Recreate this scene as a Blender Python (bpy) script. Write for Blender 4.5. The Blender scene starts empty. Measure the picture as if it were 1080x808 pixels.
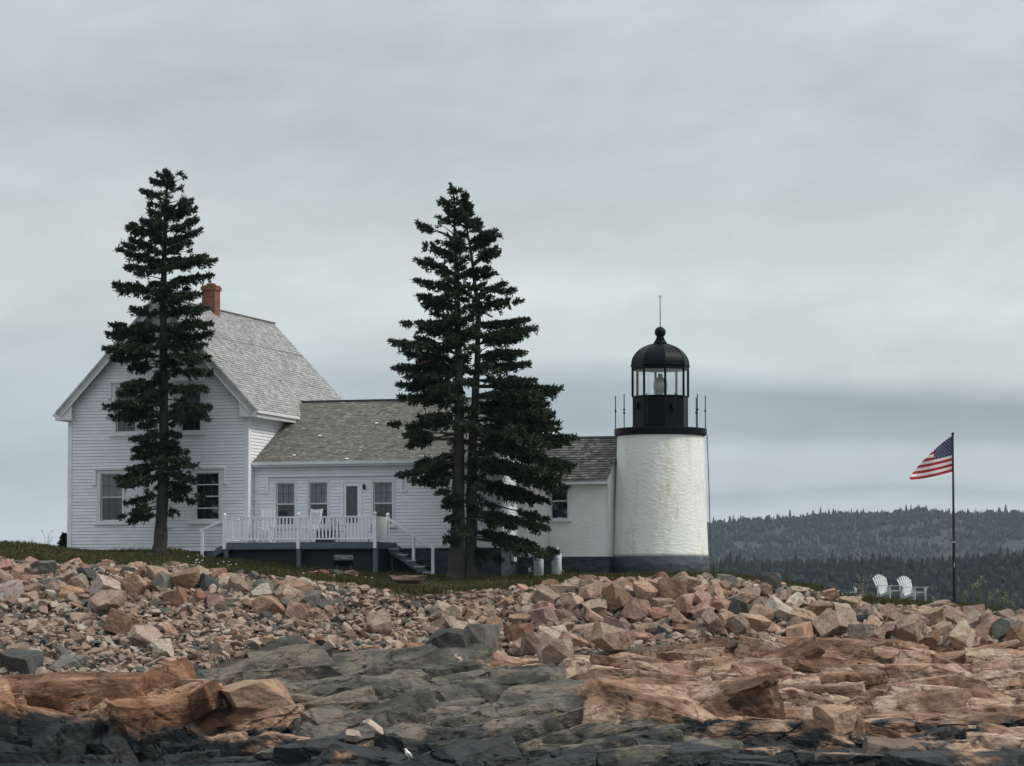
import bpy, bmesh, math, random
import numpy as np
from mathutils import Vector, Matrix

random.seed(7); RNG = np.random.default_rng(11)
SC = bpy.context.scene; COL = SC.collection
R = math.radians

# ------------------------------------------------------------------ camera
CZ = 4.4; F = 3600.0
PITCH = math.atan(256 / F); CP, SP = math.cos(PITCH), math.sin(PITCH)
cam_d = bpy.data.cameras.new("camera"); cam = bpy.data.objects.new("camera", cam_d); COL.objects.link(cam)
cam_d.lens = 120; cam_d.sensor_width = 36; cam_d.clip_start = 1; cam_d.clip_end = 20000
cam.location = (0, 0, CZ); cam.rotation_euler = (R(90) + PITCH, 0, 0)
SC.camera = cam

def at(px, py, Y):
    """world point at distance Y seen at photo pixel (1080 wide)"""
    xc = (px - 540) / F; yc = (404 - py) / F
    d = Vector((xc, CP - yc * SP, SP + yc * CP))
    return Vector((0, 0, CZ)) + d * (Y / d.y)
def hz(py, Y): return at(540, py, Y).z

# ------------------------------------------------------------------ materials
def newmat(name):
    m = bpy.data.materials.new(name); m.use_nodes = True
    nt = m.node_tree; b = nt.nodes["Principled BSDF"]
    return m, nt, b
def N(nt, t, **kw):
    n = nt.nodes.new(t)
    for k, v in kw.items():
        if k in n.inputs.keys(): n.inputs[k].default_value = v
        else: setattr(n, k, v)
    return n
def L(nt, a, b): nt.links.new(a, b)
def noise(nt, scale, detail=4, rough=.55, vec=None, dist=0.0):
    n = N(nt, "ShaderNodeTexNoise"); n.inputs["Scale"].default_value = scale
    n.inputs["Detail"].default_value = detail; n.inputs["Roughness"].default_value = rough
    n.inputs["Distortion"].default_value = dist
    if vec is not None: L(nt, vec, n.inputs["Vector"])
    return n
def coords(nt, scale=(1, 1, 1), rot=(0, 0, 0), kind="Object"):
    t = N(nt, "ShaderNodeTexCoord"); m = N(nt, "ShaderNodeMapping")
    m.inputs["Scale"].default_value = scale; m.inputs["Rotation"].default_value = rot
    L(nt, t.outputs[kind], m.inputs["Vector"]); return m.outputs["Vector"]
def ramp(nt, fac, stops):
    r = N(nt, "ShaderNodeValToRGB"); e = r.color_ramp.elements
    while len(e) < len(stops): e.new(0.5)
    for i, (p, c) in enumerate(stops):
        e[i].position = p; e[i].color = (c[0], c[1], c[2], 1) if hasattr(c, "__len__") else (c, c, c, 1)
    L(nt, fac, r.inputs["Fac"]); return r.outputs["Color"]
def mix(nt, fac, a, b, mode="MIX"):
    n = N(nt, "ShaderNodeMix"); n.data_type = "RGBA"; n.blend_type = mode
    for sock, v in ((n.inputs[0], fac), (n.inputs[6], a), (n.inputs[7], b)):
        if isinstance(v, bpy.types.NodeSocket): L(nt, v, sock)
        elif hasattr(v, "__len__"): sock.default_value = (v[0], v[1], v[2], 1)
        else: sock.default_value = v
    return n.outputs[2]
def math_(nt, op, a, b=0.0, clamp=False):
    n = N(nt, "ShaderNodeMath"); n.operation = op; n.use_clamp = clamp
    for s, v in ((n.inputs[0], a), (n.inputs[1], b)):
        if isinstance(v, bpy.types.NodeSocket): L(nt, v, s)
        else: s.default_value = v
    return n.outputs[0]
def bump(nt, b, height, strength=.5, dist=.05):
    n = N(nt, "ShaderNodeBump"); n.inputs["Strength"].default_value = strength; n.inputs["Distance"].default_value = dist
    L(nt, height, n.inputs["Height"]); L(nt, n.outputs["Normal"], b.inputs["Normal"])

def simple(name, col, rough=.6, metal=0.0, var=.12, scale=6, bs=0.0, stretch=(1, 1, 1)):
    m, nt, b = newmat(name)
    v = coords(nt, stretch); n = noise(nt, scale, 5, .6, v)
    c2 = tuple(min(1, x * (1 - var)) for x in col); c3 = tuple(min(1, x * (1 + var * .6)) for x in col)
    L(nt, ramp(nt, n.outputs["Fac"], [(.3, c2), (.7, c3)]), b.inputs["Base Color"])
    b.inputs["Roughness"].default_value = rough; b.inputs["Metallic"].default_value = metal
    if bs: bump(nt, b, noise(nt, scale * 6, 4, .6, v).outputs["Fac"], bs, .02)
    return m

M = {}
M["paint"] = simple("white_clapboard_paint", (.82, .84, .885), .55, var=.10, scale=1.4, bs=.1, stretch=(1, 1, 3))
M["trim"] = simple("white_trim_paint", (.72, .73, .75), .5, var=.06, scale=3)
M["trim_old"] = simple("weathered_trim_paint", (.45, .45, .46), .6, var=.2, scale=3)
M["navy"] = simple("dark_navy_paint", (.03, .038, .058), .6, var=.35, scale=3, bs=.2)
M["deckgrey"] = simple("slate_grey_deck_paint", (.085, .105, .135), .6, var=.2, scale=4)
M["black"] = simple("black_iron_paint", (.0018, .0026, .006), .48, var=.3, scale=5, bs=.05)
M["blackmat"] = simple("black_pole_paint", (.010, .010, .011), .5, var=.2)
M["iron"] = simple("grey_iron", (.07, .075, .08), .5, .3, var=.3)
M["bark"] = simple("spruce_bark", (.052, .047, .043), .9, var=.45, scale=5, bs=.8, stretch=(3, 3, .7))
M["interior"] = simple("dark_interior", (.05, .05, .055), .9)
M["curtain"] = simple("pale_curtain_cloth", (.20, .215, .23), .9, var=.35, scale=7, stretch=(6, 6, .4))
M["curtain_dark"] = simple("dark_lace_curtain", (.022, .023, .026), .9, var=.6, scale=14, stretch=(4, 4, .6))
M["chairgrey"] = simple("weathered_grey_chair_wood", (.52, .53, .55), .7, var=.2, scale=8)
M["tank"] = simple("off_white_tank_paint", (.62, .64, .65), .45, var=.15, scale=3)
M["tankmark"] = simple("blue_tank_sticker", (.12, .32, .45), .5)
M["steel"] = simple("galvanised_steel", (.38, .39, .40), .4, .6)
M["grill"] = simple("grey_green_barrel", (.04, .046, .044), .45, .2, var=.3)
M["gullwhite"] = simple("white_feathers", (.80, .80, .80), .8, var=.05)
M["gullgrey"] = simple("grey_wing_feathers", (.36, .38, .40), .8, var=.1)
M["gullbill"] = simple("yellow_bill", (.6, .36, .08), .5)
M["red"] = simple("red_flag_cloth", (.42, .018, .035), .8, var=.1)
M["flagwhite"] = simple("white_flag_cloth", (.80, .76, .74), .8, var=.05)
M["blue"] = simple("navy_flag_cloth", (.018, .026, .115), .8, var=.1)
M["bluebox"] = simple("dark_blue_plastic", (.02, .035, .075), .5)
M["stem"] = simple("plant_stem_green", (.11, .13, .05), .9, var=.3)
M["straw"] = simple("dry_straw", (.30, .26, .14), .9, var=.3)
M["flower_y"] = simple("yellow_flower", (.26, .24, .12), .9, var=.3)
M["flower_w"] = simple("white_flower", (.75, .75, .70), .9, var=.1)
M["lens"] = simple("lens_metal_grey", (.30, .31, .27), .3, .5, var=.3, scale=9)

for k_ in ("black", "blackmat"): M[k_].node_tree.nodes["Principled BSDF"].inputs["Specular IOR Level"].default_value = .13
def glass_mat(name, gl=.10, tint=(.9, .94, .95)):
    m, nt, b = newmat(name); out = nt.nodes["Material Output"]
    t = N(nt, "ShaderNodeBsdfTransparent"); t.inputs["Color"].default_value = (*tint, 1)
    g = N(nt, "ShaderNodeBsdfGlossy"); g.inputs["Roughness"].default_value = .04
    mx = N(nt, "ShaderNodeMixShader"); mx.inputs[0].default_value = gl
    L(nt, t.outputs[0], mx.inputs[1]); L(nt, g.outputs[0], mx.inputs[2]); L(nt, mx.outputs[0], out.inputs["Surface"])
    return m
M["glass"] = glass_mat("window_glass", .09)
M["lglass"] = glass_mat("lantern_glass", .15, (.95, .97, .97))

def brick_mat():
    m, nt, b = newmat("red_chimney_brick"); v = coords(nt)
    t = N(nt, "ShaderNodeTexCoord"); s = N(nt, "ShaderNodeSeparateXYZ"); L(nt, t.outputs["Object"], s.inputs[0])
    c = N(nt, "ShaderNodeCombineXYZ"); L(nt, math_(nt, "ADD", s.outputs[0], s.outputs[1]), c.inputs[0]); L(nt, s.outputs[2], c.inputs[1])
    br = N(nt, "ShaderNodeTexBrick"); L(nt, c.outputs[0], br.inputs["Vector"])
    br.inputs["Scale"].default_value = 1; br.inputs["Brick Width"].default_value = .22; br.inputs["Row Height"].default_value = .08
    br.inputs["Mortar Size"].default_value = .008
    br.inputs["Color1"].default_value = (.30, .10, .045, 1); br.inputs["Color2"].default_value = (.20, .062, .032, 1); br.inputs["Mortar"].default_value = (.17, .12, .10, 1)
    n = noise(nt, 2.5, 4, .6, v)
    L(nt, mix(nt, .6, br.outputs["Color"], ramp(nt, n.outputs["Fac"], [(.3, .35), (.7, 1.0)]), "MULTIPLY"), b.inputs["Base Color"])
    b.inputs["Roughness"].default_value = .85; bump(nt, b, br.outputs["Fac"], -.4, .01); return m
M["brick"] = brick_mat()

def shingle_mat(name, stops, patch):
    m, nt, b = newmat(name); g = N(nt, "ShaderNodeNewGeometry"); v = coords(nt)
    c = ramp(nt, g.outputs["Random Per Island"], stops)
    n = noise(nt, .7, 5, .65, v); n2 = noise(nt, 14, 3, .6, coords(nt, (3, 3, .5)))
    c = mix(nt, math_(nt, "MULTIPLY", ramp(nt, n.outputs["Fac"], [(.42, 0.0), (.7, 1.0)]), .55), c, patch)
    c = mix(nt, .5, c, ramp(nt, n2.outputs["Fac"], [(.3, .6), (.7, 1.0)]), "MULTIPLY")
    L(nt, c, b.inputs["Base Color"]); b.inputs["Roughness"].default_value = .85
    bump(nt, b, n2.outputs["Fac"], .4, .01); return m
M["shingle_main"] = shingle_mat("silver_grey_shingle", [(0, (.19, .19, .195)), (.25, (.29, .29, .295)), (.6, (.36, .36, .365)), (1, (.47, .465, .465))], (.31, .305, .31))
M["shingle_wing"] = shingle_mat("brown_grey_shingle", [(0, (.125, .12, .112)), (.5, (.18, .172, .16)), (.97, (.25, .24, .22)), (1, (.42, .41, .38))], (.15, .148, .13))
M["shingle_annex"] = shingle_mat("dark_weathered_shingle", [(0, (.06, .055, .052)), (.5, (.12, .113, .108)), (1, (.27, .25, .24))], (.085, .075, .065))

def painted_brick(name, stain):
    m, nt, b = newmat(name); t = N(nt, "ShaderNodeTexCoord")
    v = coords(nt); n = noise(nt, 1.1, 5, .6, v)
    base = ramp(nt, n.outputs["Fac"], [(.3, (.80, .805, .79)), (.7, (.88, .885, .87))])
    s = N(nt, "ShaderNodeSeparateXYZ"); L(nt, t.outputs["Object"], s.inputs[0])
    if stain:
        st = noise(nt, 1.0, 5, .65, coords(nt, (1.9, 1.9, .22)))
        st2 = noise(nt, 4.5, 5, .7, coords(nt, (1, 1, .55)))
        f = math_(nt, "MULTIPLY", ramp(nt, st.outputs["Fac"], [(.50, 0.0), (.62, 1.0)]), ramp(nt, st2.outputs["Fac"], [(.38, 0.0), (.62, 1.0)]))
        base = mix(nt, math_(nt, "MULTIPLY", f, .55), base, (.52, .45, .25))
    sp = noise(nt, 16, 4, .7, v)
    base = mix(nt, math_(nt, "MULTIPLY", ramp(nt, sp.outputs["Fac"], [(.66, 0.0), (.74, 1.0)]), .35), base, (.45, .43, .38))
    L(nt, base, b.inputs["Base Color"]); b.inputs["Roughness"].default_value = .6
    # painted rubble / brick relief
    w = noise(nt, 5.5, 3, .55, coords(nt, (1, 1, 1.9), (.5, .3, 0)))
    z = N(nt, "ShaderNodeTexWave"); z.wave_type = "BANDS"; z.bands_direction = "Z"; z.inputs["Scale"].default_value = 4.2
    z.inputs["Distortion"].default_value = 2.5; z.inputs["Detail"].default_value = 2; L(nt, v, z.inputs["Vector"])
    h = math_(nt, "ADD", math_(nt, "MULTIPLY", w.outputs["Fac"], 1.6), math_(nt, "MULTIPLY", z.outputs["Fac"], .03 if stain else .16))
    h = math_(nt, "ADD", h, math_(nt, "MULTIPLY", sp.outputs["Fac"], .3))
    bump(nt, b, h, .40 if stain else .35, .04); return m
M["whitebrick"] = painted_brick("white_painted_brick", False)
M["tower"] = painted_brick("white_painted_rubble_stained", True)
def stone_navy():
    m, nt, b = newmat("navy_painted_stone"); v = coords(nt, (1, 1, 1.8))
    n = noise(nt, 2.2, 5, .6, v); L(nt, ramp(nt, n.outputs["Fac"], [(.3, (.020, .028, .042)), (.62, (.042, .052, .070)), (.78, (.11, .12, .13))]), b.inputs["Base Color"])
    b.inputs["Roughness"].default_value = .7
    vo = N(nt, "ShaderNodeTexVoronoi"); vo.inputs["Scale"].default_value = 2.6; L(nt, v, vo.inputs["Vector"])
    bump(nt, b, vo.outputs["Distance"], .6, .06); return m
M["navystone"] = stone_navy()

PINK = [(.30, (0.086, 0.047, 0.029)), (.41, (0.215, 0.120, 0.076)), (.51, (0.344, 0.217, 0.149)), (.60, (0.490, 0.349, 0.261)), (.70, (0.172, 0.106, 0.075))]
DARK = [(.30, (0.032, 0.032, 0.029)), (.41, (0.077, 0.076, 0.064)), (.51, (0.141, 0.134, 0.110)), (.61, (0.189, 0.157, 0.120)), (.72, (0.050, 0.051, 0.045))]
def rock_mat(name, use_obj_color, pal=None):
    m, nt, b = newmat(name); v = coords(nt)
    if use_obj_color:
        oi = N(nt, "ShaderNodeObjectInfo"); base = oi.outputs["Color"]
        gv = N(nt, "ShaderNodeNewGeometry"); pos = N(nt, "ShaderNodeVectorMath"); pos.operation = "ADD"
        L(nt, v, pos.inputs[0]); cr = N(nt, "ShaderNodeCombineXYZ"); L(nt, math_(nt, "MULTIPLY", oi.outputs["Random"], 57.), cr.inputs[0]); L(nt, cr.outputs[0], pos.inputs[1])
        v = pos.outputs[0]
    else:
        base = None
    n1 = noise(nt, .55, 5, .6, v); n2 = noise(nt, 3.2, 6, .65, v); n3 = noise(nt, 16, 4, .7, v)
    if base is None:
        gi = N(nt, "ShaderNodeNewGeometry")
        base = ramp(nt, math_(nt, "ADD", n1.outputs["Fac"], math_(nt, "MULTIPLY", math_(nt, "SUBTRACT", gi.outputs["Random Per Island"], .5), .22)), pal)
    if pal is PINK:     # rustier granite at the western end of the shore
        sp_ = N(nt, "ShaderNodeSeparateXYZ"); L(nt, v, sp_.inputs[0]); mr = N(nt, "ShaderNodeMapRange"); L(nt, math_(nt, "ADD", sp_.outputs[0], math_(nt, "MULTIPLY", n1.outputs["Fac"], 5.0)), mr.inputs["Value"])
        mr.inputs["From Min"].default_value = -7.0; mr.inputs["From Max"].default_value = -2.0; mr.inputs["To Min"].default_value = 1.0; mr.inputs["To Max"].default_value = 0.0
        base = mix(nt, mr.outputs[0], base, mix(nt, 1.0, base, (.84, .73, .64), "MULTIPLY"))
    f2 = ramp(nt, n2.outputs["Fac"], [(.30, (.62, .60, .59)), (.5, (.95, .94, .93)), (.70, (1.14, 1.15, 1.16))])
    c = mix(nt, 1.0, base, f2, "MULTIPLY")
    f3 = ramp(nt, n3.outputs["Fac"], [(.3, .72), (.62, 1.06)]); c = mix(nt, .7, c, f3, "MULTIPLY")
    # dark lichen / stain patches with a shape of their own
    n4 = noise(nt, 1.3, 6, .72, v); c = mix(nt, math_(nt, "MULTIPLY", ramp(nt, n4.outputs["Fac"], [(.57, 0.0), (.68, 1.0)]), .45), c, (.085, .075, .06))
    # joints and cracks filled with dark dirt
    def cracks(sc, width, wamp, amt):
        vo = N(nt, "ShaderNodeTexVoronoi"); vo.feature = "DISTANCE_TO_EDGE"; vo.inputs["Scale"].default_value = sc; vo.inputs["Randomness"].default_value = 1
        wv = N(nt, "ShaderNodeVectorMath"); wv.operation = "ADD"; mp = N(nt, "ShaderNodeMapping"); mp.inputs["Scale"].default_value = (.42, .8, 2.3) if not use_obj_color else (.8, 1, 1.4); mp.inputs["Rotation"].default_value = (.1, .12, 0); L(nt, v, mp.inputs["Vector"])
        L(nt, mp.outputs[0], wv.inputs[0]); sc_ = N(nt, "ShaderNodeVectorMath"); sc_.operation = "SCALE"; sc_.inputs["Scale"].default_value = wamp; L(nt, n2.outputs["Color"], sc_.inputs[0]); L(nt, sc_.outputs[0], wv.inputs[1])
        L(nt, wv.outputs[0], vo.inputs["Vector"])
        thin = math_(nt, "MULTIPLY", ramp(nt, n1.outputs["Fac"], [(.38, .15), (.6, 1.0)]), width)      # cracks open and close along their run
        e = math_(nt, "DIVIDE", vo.outputs["Distance"], math_(nt, "ADD", thin, .001), True)
        return math_(nt, "SUBTRACT", 1.0, e), amt
    (k1, a1), (k2, a2) = cracks(*((.85, .032, .55, .75) if not use_obj_color else (.9, .02, .5, .6))), cracks(*((2.6, .040, .35, .42) if not use_obj_color else (3.0, .02, .3, .3)))
    ckk = math_(nt, "MAXIMUM", math_(nt, "MULTIPLY", k1, a1), math_(nt, "MULTIPLY", k2, a2)); ck = math_(nt, "SUBTRACT", 1.0, ckk)
    c = mix(nt, ckk, c, (.030, .022, .016))
    if not use_obj_color:
        a = N(nt, "ShaderNodeAttribute"); a.attribute_name = "wet"
        c = mix(nt, a.outputs["Fac"], c, (.016, .017, .019))
        L(nt, math_(nt, "SUBTRACT", .85, math_(nt, "MULTIPLY", a.outputs["Fac"], .3)), b.inputs["Roughness"])
    else: b.inputs["Roughness"].default_value = .85
    b.inputs["Specular IOR Level"].default_value = .25
    L(nt, c, b.inputs["Base Color"])
    h = math_(nt, "ADD", n2.outputs["Fac"], math_(nt, "MULTIPLY", n3.outputs["Fac"], .35)); h = math_(nt, "ADD", h, math_(nt, "MULTIPLY", ck, .6))
    bump(nt, b, h, .7, .07); return m
M["pinkrock"] = rock_mat("pink_granite_bedrock", False, PINK)
M["darkrock"] = rock_mat("grey_basalt_bedrock", False, DARK)
M["boulder"] = rock_mat("boulder_rock", True)

def gravel_mat():
    m, nt, b = newmat("mixed_shore_stones"); g = N(nt, "ShaderNodeNewGeometry")
    c = ramp(nt, g.outputs["Random Per Island"], [(0, (0.069, 0.067, 0.062)), (.10, (0.103, 0.101, 0.091)), (.14, (0.198, 0.130, 0.095)), (.5, (0.292, 0.206, 0.158)), (.7, (0.353, 0.269, 0.216)), (.88, (0.378, 0.290, 0.232)), (.96, (0.430, 0.361, 0.307)), (1, (0.146, 0.143, 0.129))])
    n = noise(nt, 7, 5, .65, coords(nt)); c = mix(nt, .7, c, ramp(nt, n.outputs["Fac"], [(.3, .6), (.66, 1.08)]), "MULTIPLY")
    L(nt, c, b.inputs["Base Color"]); b.inputs["Roughness"].default_value = .9; b.inputs["Specular IOR Level"].default_value = .2
    bump(nt, b, n.outputs["Fac"], .5, .03); return m
M["gravel"] = gravel_mat()
def soil_mat():
    m, nt, b = newmat("stony_bank_soil"); v = coords(nt); n = noise(nt, 1.2, 6, .65, v); n2 = noise(nt, 12, 4, .7, v)
    c = ramp(nt, n.outputs["Fac"], [(.3, (.09, .062, .045)), (.5, (.13, .09, .065)), (.7, (.085, .07, .052))])
    c = mix(nt, .8, c, ramp(nt, n2.outputs["Fac"], [(.3, .45), (.65, 1.1)]), "MULTIPLY"); L(nt, c, b.inputs["Base Color"])
    b.inputs["Roughness"].default_value = .95; bump(nt, b, n2.outputs["Fac"], .8, .08); return m
M["soil"] = soil_mat()
def turf_mat():
    m, nt, b = newmat("short_turf"); v = coords(nt); n = noise(nt, .45, 6, .7, v); n2 = noise(nt, 9, 4, .7, v)
    c = ramp(nt, n.outputs["Fac"], [(.32, (.028, .036, .011)), (.46, (.040, .044, .015)), (.58, (.062, .052, .024)), (.72, (.085, .062, .035))])
    c = mix(nt, .7, c, ramp(nt, n2.outputs["Fac"], [(.3, .5), (.65, 1.1)]), "MULTIPLY"); L(nt, c, b.inputs["Base Color"])
    b.inputs["Roughness"].default_value = 1; bump(nt, b, n2.outputs["Fac"], 1, .1); return m
M["turf"] = turf_mat()
def blade_mat():
    m, nt, b = newmat("grass_blades"); g = N(nt, "ShaderNodeNewGeometry")
    v = coords(nt); n = noise(nt, .45, 6, .7, v)
    gr = ramp(nt, g.outputs["Random Per Island"], [(0, (.028, .036, .008)), (.5, (.050, .056, .015)), (.85, (.085, .082, .028)), (1, (.15, .125, .055))])
    br = ramp(nt, g.outputs["Random Per Island"], [(0, (.048, .044, .018)), (.6, (.085, .068, .030)), (1, (.18, .145, .07))])
    c = mix(nt, ramp(nt, n.outputs["Fac"], [(.47, 0.0), (.63, 1.0)]), gr, br); L(nt, c, b.inputs["Base Color"])
    b.inputs["Roughness"].default_value = .9; b.inputs["Specular IOR Level"].default_value = .15; return m
M["blades"] = blade_mat()
def needle_mat(name, stops):
    m, nt, b = newmat(name); g = N(nt, "ShaderNodeNewGeometry"); n = noise(nt, .9, 4, .6, coords(nt))
    c = ramp(nt, g.outputs["Random Per Island"], stops)
    c = mix(nt, .6, c, ramp(nt, n.outputs["Fac"], [(.3, .6), (.7, 1.25)]), "MULTIPLY"); L(nt, c, b.inputs["Base Color"])
    b.inputs["Roughness"].default_value = .75; b.inputs["Specular IOR Level"].default_value = .2; return m
M["needles"] = needle_mat("spruce_needles", [(0, (.014, .024, .016)), (.5, (.025, .041, .025)), (.9, (.042, .062, .032)), (1, (.065, .075, .036))])
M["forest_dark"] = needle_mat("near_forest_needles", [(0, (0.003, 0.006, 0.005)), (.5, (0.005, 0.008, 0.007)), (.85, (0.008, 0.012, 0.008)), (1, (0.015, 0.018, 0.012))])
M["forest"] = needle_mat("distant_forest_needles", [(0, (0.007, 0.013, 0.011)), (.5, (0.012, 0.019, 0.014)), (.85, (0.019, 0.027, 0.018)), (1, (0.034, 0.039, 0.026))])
M["hill"] = simple("forest_floor", (.015, .02, .014), 1.0, scale=.01)

def water_mat():
    m, nt, b = newmat("grey_sea_water"); b.inputs["Base Color"].default_value = (.03, .045, .05, 1); b.inputs["Roughness"].default_value = .12
    n = noise(nt, .8, 5, .6, coords(nt, (1, 2.2, 1))); bump(nt, b, n.outputs["Fac"], .5, .2); return m
M["water"] = water_mat()

# ------------------------------------------------------------------ mesh helpers
class MB:
    def __init__(s): s.v = []; s.f = []; s.mi = []
    def add(s, verts, faces, mi=0):
        o = len(s.v); s.v += [tuple(p) for p in verts]; s.f += [tuple(i + o for i in f) for f in faces]; s.mi += [mi] * len(faces); return s
    def box(s, x0, x1, y0, y1, z0, z1, mi=0):
        v = [(x, y, z) for z in (z0, z1) for y in (y0, y1) for x in (x0, x1)]
        return s.add(v, [(0, 2, 3, 1), (4, 5, 7, 6), (0, 1, 5, 4), (2, 6, 7, 3), (0, 4, 6, 2), (1, 3, 7, 5)], mi)
    def obox(s, c, ax, ay, az, mi=0):
        c = Vector(c); ax, ay, az = Vector(ax), Vector(ay), Vector(az)
        v = [c + ax * i + ay * j + az * k for k in (-1, 1) for j in (-1, 1) for i in (-1, 1)]
        return s.add(v, [(0, 2, 3, 1), (4, 5, 7, 6), (0, 1, 5, 4), (2, 6, 7, 3), (0, 4, 6, 2), (1, 3, 7, 5)], mi)
    def beam(s, p, q, w, h, up=(0, 0, 1), mi=0):
        p, q = Vector(p), Vector(q); d = (q - p); l = d.length; d.normalize(); u = Vector(up)
        side = d.cross(u)
        if side.length < 1e-4: side = d.cross(Vector((0, 1, 0)))
        side.normalize(); u2 = side.cross(d)
        return s.obox((p + q) / 2, d * l / 2, side * w / 2, u2 * h / 2, mi)
    def tube(s, pts, rad, n=8, cap=True, mi=0):
        pts = [Vector(p) for p in pts]; rad = rad if hasattr(rad, "__len__") else [rad] * len(pts)
        V, Fc = [], []; prev = None
        for i, p in enumerate(pts):
            d = (pts[min(i + 1, len(pts) - 1)] - pts[max(i - 1, 0)]).normalized()
            if prev is None:
                a = d.cross(Vector((0, 0, 1)));  a = a if a.length > .05 else d.cross(Vector((0, 1, 0)))
            else: a = prev - d * prev.dot(d)
            a.normalize(); prev = a; b = d.cross(a)
            V += [p + (a * math.cos(2 * math.pi * k / n) + b * math.sin(2 * math.pi * k / n)) * rad[i] for k in range(n)]
        for i in range(len(pts) - 1):
            for k in range(n): Fc.append((i * n + k, i * n + (k + 1) % n, (i + 1) * n + (k + 1) % n, (i + 1) * n + k))
        if cap: Fc += [tuple(range(n))[::-1], tuple((len(pts) - 1) * n + k for k in range(n))]
        return s.add(V, Fc, mi)
    def lathe(s, prof, n=32, c=(0, 0, 0), ph=0.0, mi=0):
        V = [(c[0] + r * math.cos(ph + 2 * math.pi * k / n), c[1] + r * math.sin(ph + 2 * math.pi * k / n), c[2] + z) for r, z in prof for k in range(n)]
        Fc = [(i * n + k, i * n + (k + 1) % n, (i + 1) * n + (k + 1) % n, (i + 1) * n + k) for i in range(len(prof) - 1) for k in range(n)]
        if prof[0][0] > 1e-5: Fc.append(tuple(range(n))[::-1])
        if prof[-1][0] > 1e-5: Fc.append(tuple((len(prof) - 1) * n + k for k in range(n)))
        return s.add(V, Fc, mi)
    def build(s, name, mats, parent=None, smooth=False, loc=None, bevel=0):
        me = bpy.data.meshes.new(name); me.from_pydata(s.v, [], s.f)
        mats = mats if isinstance(mats, (list, tuple)) else [mats]
        for m in mats: me.materials.append(M[m])
        if len(mats) > 1: me.polygons.foreach_set("material_index", s.mi)
        if smooth: me.polygons.foreach_set("use_smooth", [True] * len(me.polygons))
        me.update(); o = bpy.data.objects.new(name, me); COL.objects.link(o)
        if parent: o.parent = parent
        if loc is not None: o.location = loc
        if bevel:
            md = o.modifiers.new("bevel", "BEVEL"); md.width = bevel; md.segments = 1; md.limit_method = "ANGLE"
        return o
def npmesh(name, V, Fq, mat, parent=None, smooth=False, loc=None):
    """V (n,3), Fq (m,k) constant-size faces"""
    V = np.ascontiguousarray(V, dtype=np.float32); Fq = np.ascontiguousarray(Fq, dtype=np.int32)
    me = bpy.data.meshes.new(name); me.vertices.add(len(V)); me.vertices.foreach_set("co", V.ravel())
    m, k = Fq.shape; me.loops.add(m * k); me.loops.foreach_set("vertex_index", Fq.ravel()); me.polygons.add(m)
    me.polygons.foreach_set("loop_start", np.arange(m, dtype=np.int32) * k); me.polygons.foreach_set("loop_total", np.full(m, k, dtype=np.int32))
    me.polygons.foreach_set("use_smooth", np.full(m, smooth, dtype=bool))
    me.update(calc_edges=True); me.materials.append(M[mat])
    o = bpy.data.objects.new(name, me); COL.objects.link(o)
    if parent: o.parent = parent
    if loc is not None: o.location = loc
    return o
def tag(o, label=None, cat=None, group=None, kind=None):
    if label: o["label"] = label
    if cat: o["category"] = cat
    if group: o["group"] = group
    if kind: o["kind"] = kind
    return o
def empty(name, loc, rz=0.0, label=None, cat=None, group=None):
    o = bpy.data.objects.new(name, None); COL.objects.link(o); o.location = loc; o.rotation_euler = (0, 0, rz)
    o.empty_display_size = .3
    return tag(o, label, cat, group)
def kids(o): return [c for c in bpy.data.objects if c.parent is o]
def copy_tree(o, parent=None):
    c = o.copy(); COL.objects.link(c)
    if parent: c.parent = parent
    for ch in kids(o): copy_tree(ch, c)
    return c

# ------------------------------------------------------------------ numpy noise
def _hash(ix, iy, seed):
    h = (ix.astype(np.int64) * 374761393 + iy.astype(np.int64) * 668265263 + seed * 1442695041) & 0x7fffffff
    h = ((h ^ (h >> 13)) * 1274126177) & 0x7fffffff
    return ((h ^ (h >> 16)) & 0xffffff) / float(0xffffff)
def vnoise(x, y, seed):
    ix, iy = np.floor(x), np.floor(y); fx, fy = x - ix, y - iy
    fx = fx * fx * (3 - 2 * fx); fy = fy * fy * (3 - 2 * fy)
    a, b = _hash(ix, iy, seed), _hash(ix + 1, iy, seed); c, d = _hash(ix, iy + 1, seed), _hash(ix + 1, iy + 1, seed)
    return (a + (b - a) * fx) * (1 - fy) + (c + (d - c) * fx) * fy - .5
def fbm(x, y, seed, oct=4, gain=.5):
    t, a, f = 0, 1.0, 1.0
    for i in range(oct): t = t + a * vnoise(x * f + 17.3 * i, y * f - 9.1 * i, seed + i); a *= gain; f *= 2.03
    return t
def cells(x, y, sx, sy, ang, seed, jit=.9):
    """jittered anisotropic cells: id hashes, vector to the site, F1, F2"""
    ca, sa = math.cos(ang), math.sin(ang)
    u = (x * ca + y * sa) / sx; v = (-x * sa + y * ca) / sy
    iu, iv = np.floor(u), np.floor(v)
    F1 = np.full(x.shape, 9.); F2 = np.full(x.shape, 9.); cu = np.zeros(x.shape); cv = np.zeros(x.shape); su = np.zeros(x.shape); sv = np.zeros(x.shape)
    for di in (-1, 0, 1):
        for dj in (-1, 0, 1):
            gu, gv = iu + di, iv + dj
            pu = gu + .5 + jit * (_hash(gu, gv, seed) - .5); pv = gv + .5 + jit * (_hash(gu, gv, seed + 77) - .5)
            d = np.hypot(u - pu, v - pv); m = d < F1
            F2 = np.where(m, F1, np.minimum(F2, d))
            F1 = np.where(m, d, F1); cu = np.where(m, gu, cu); cv = np.where(m, gv, cv); su = np.where(m, pu, su); sv = np.where(m, pv, sv)
    du, dv = (u - su) * sx, (v - sv) * sy
    dx, dy = du * ca - dv * sa, du * sa + dv * ca
    return cu, cv, dx, dy, F1, F2

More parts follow.
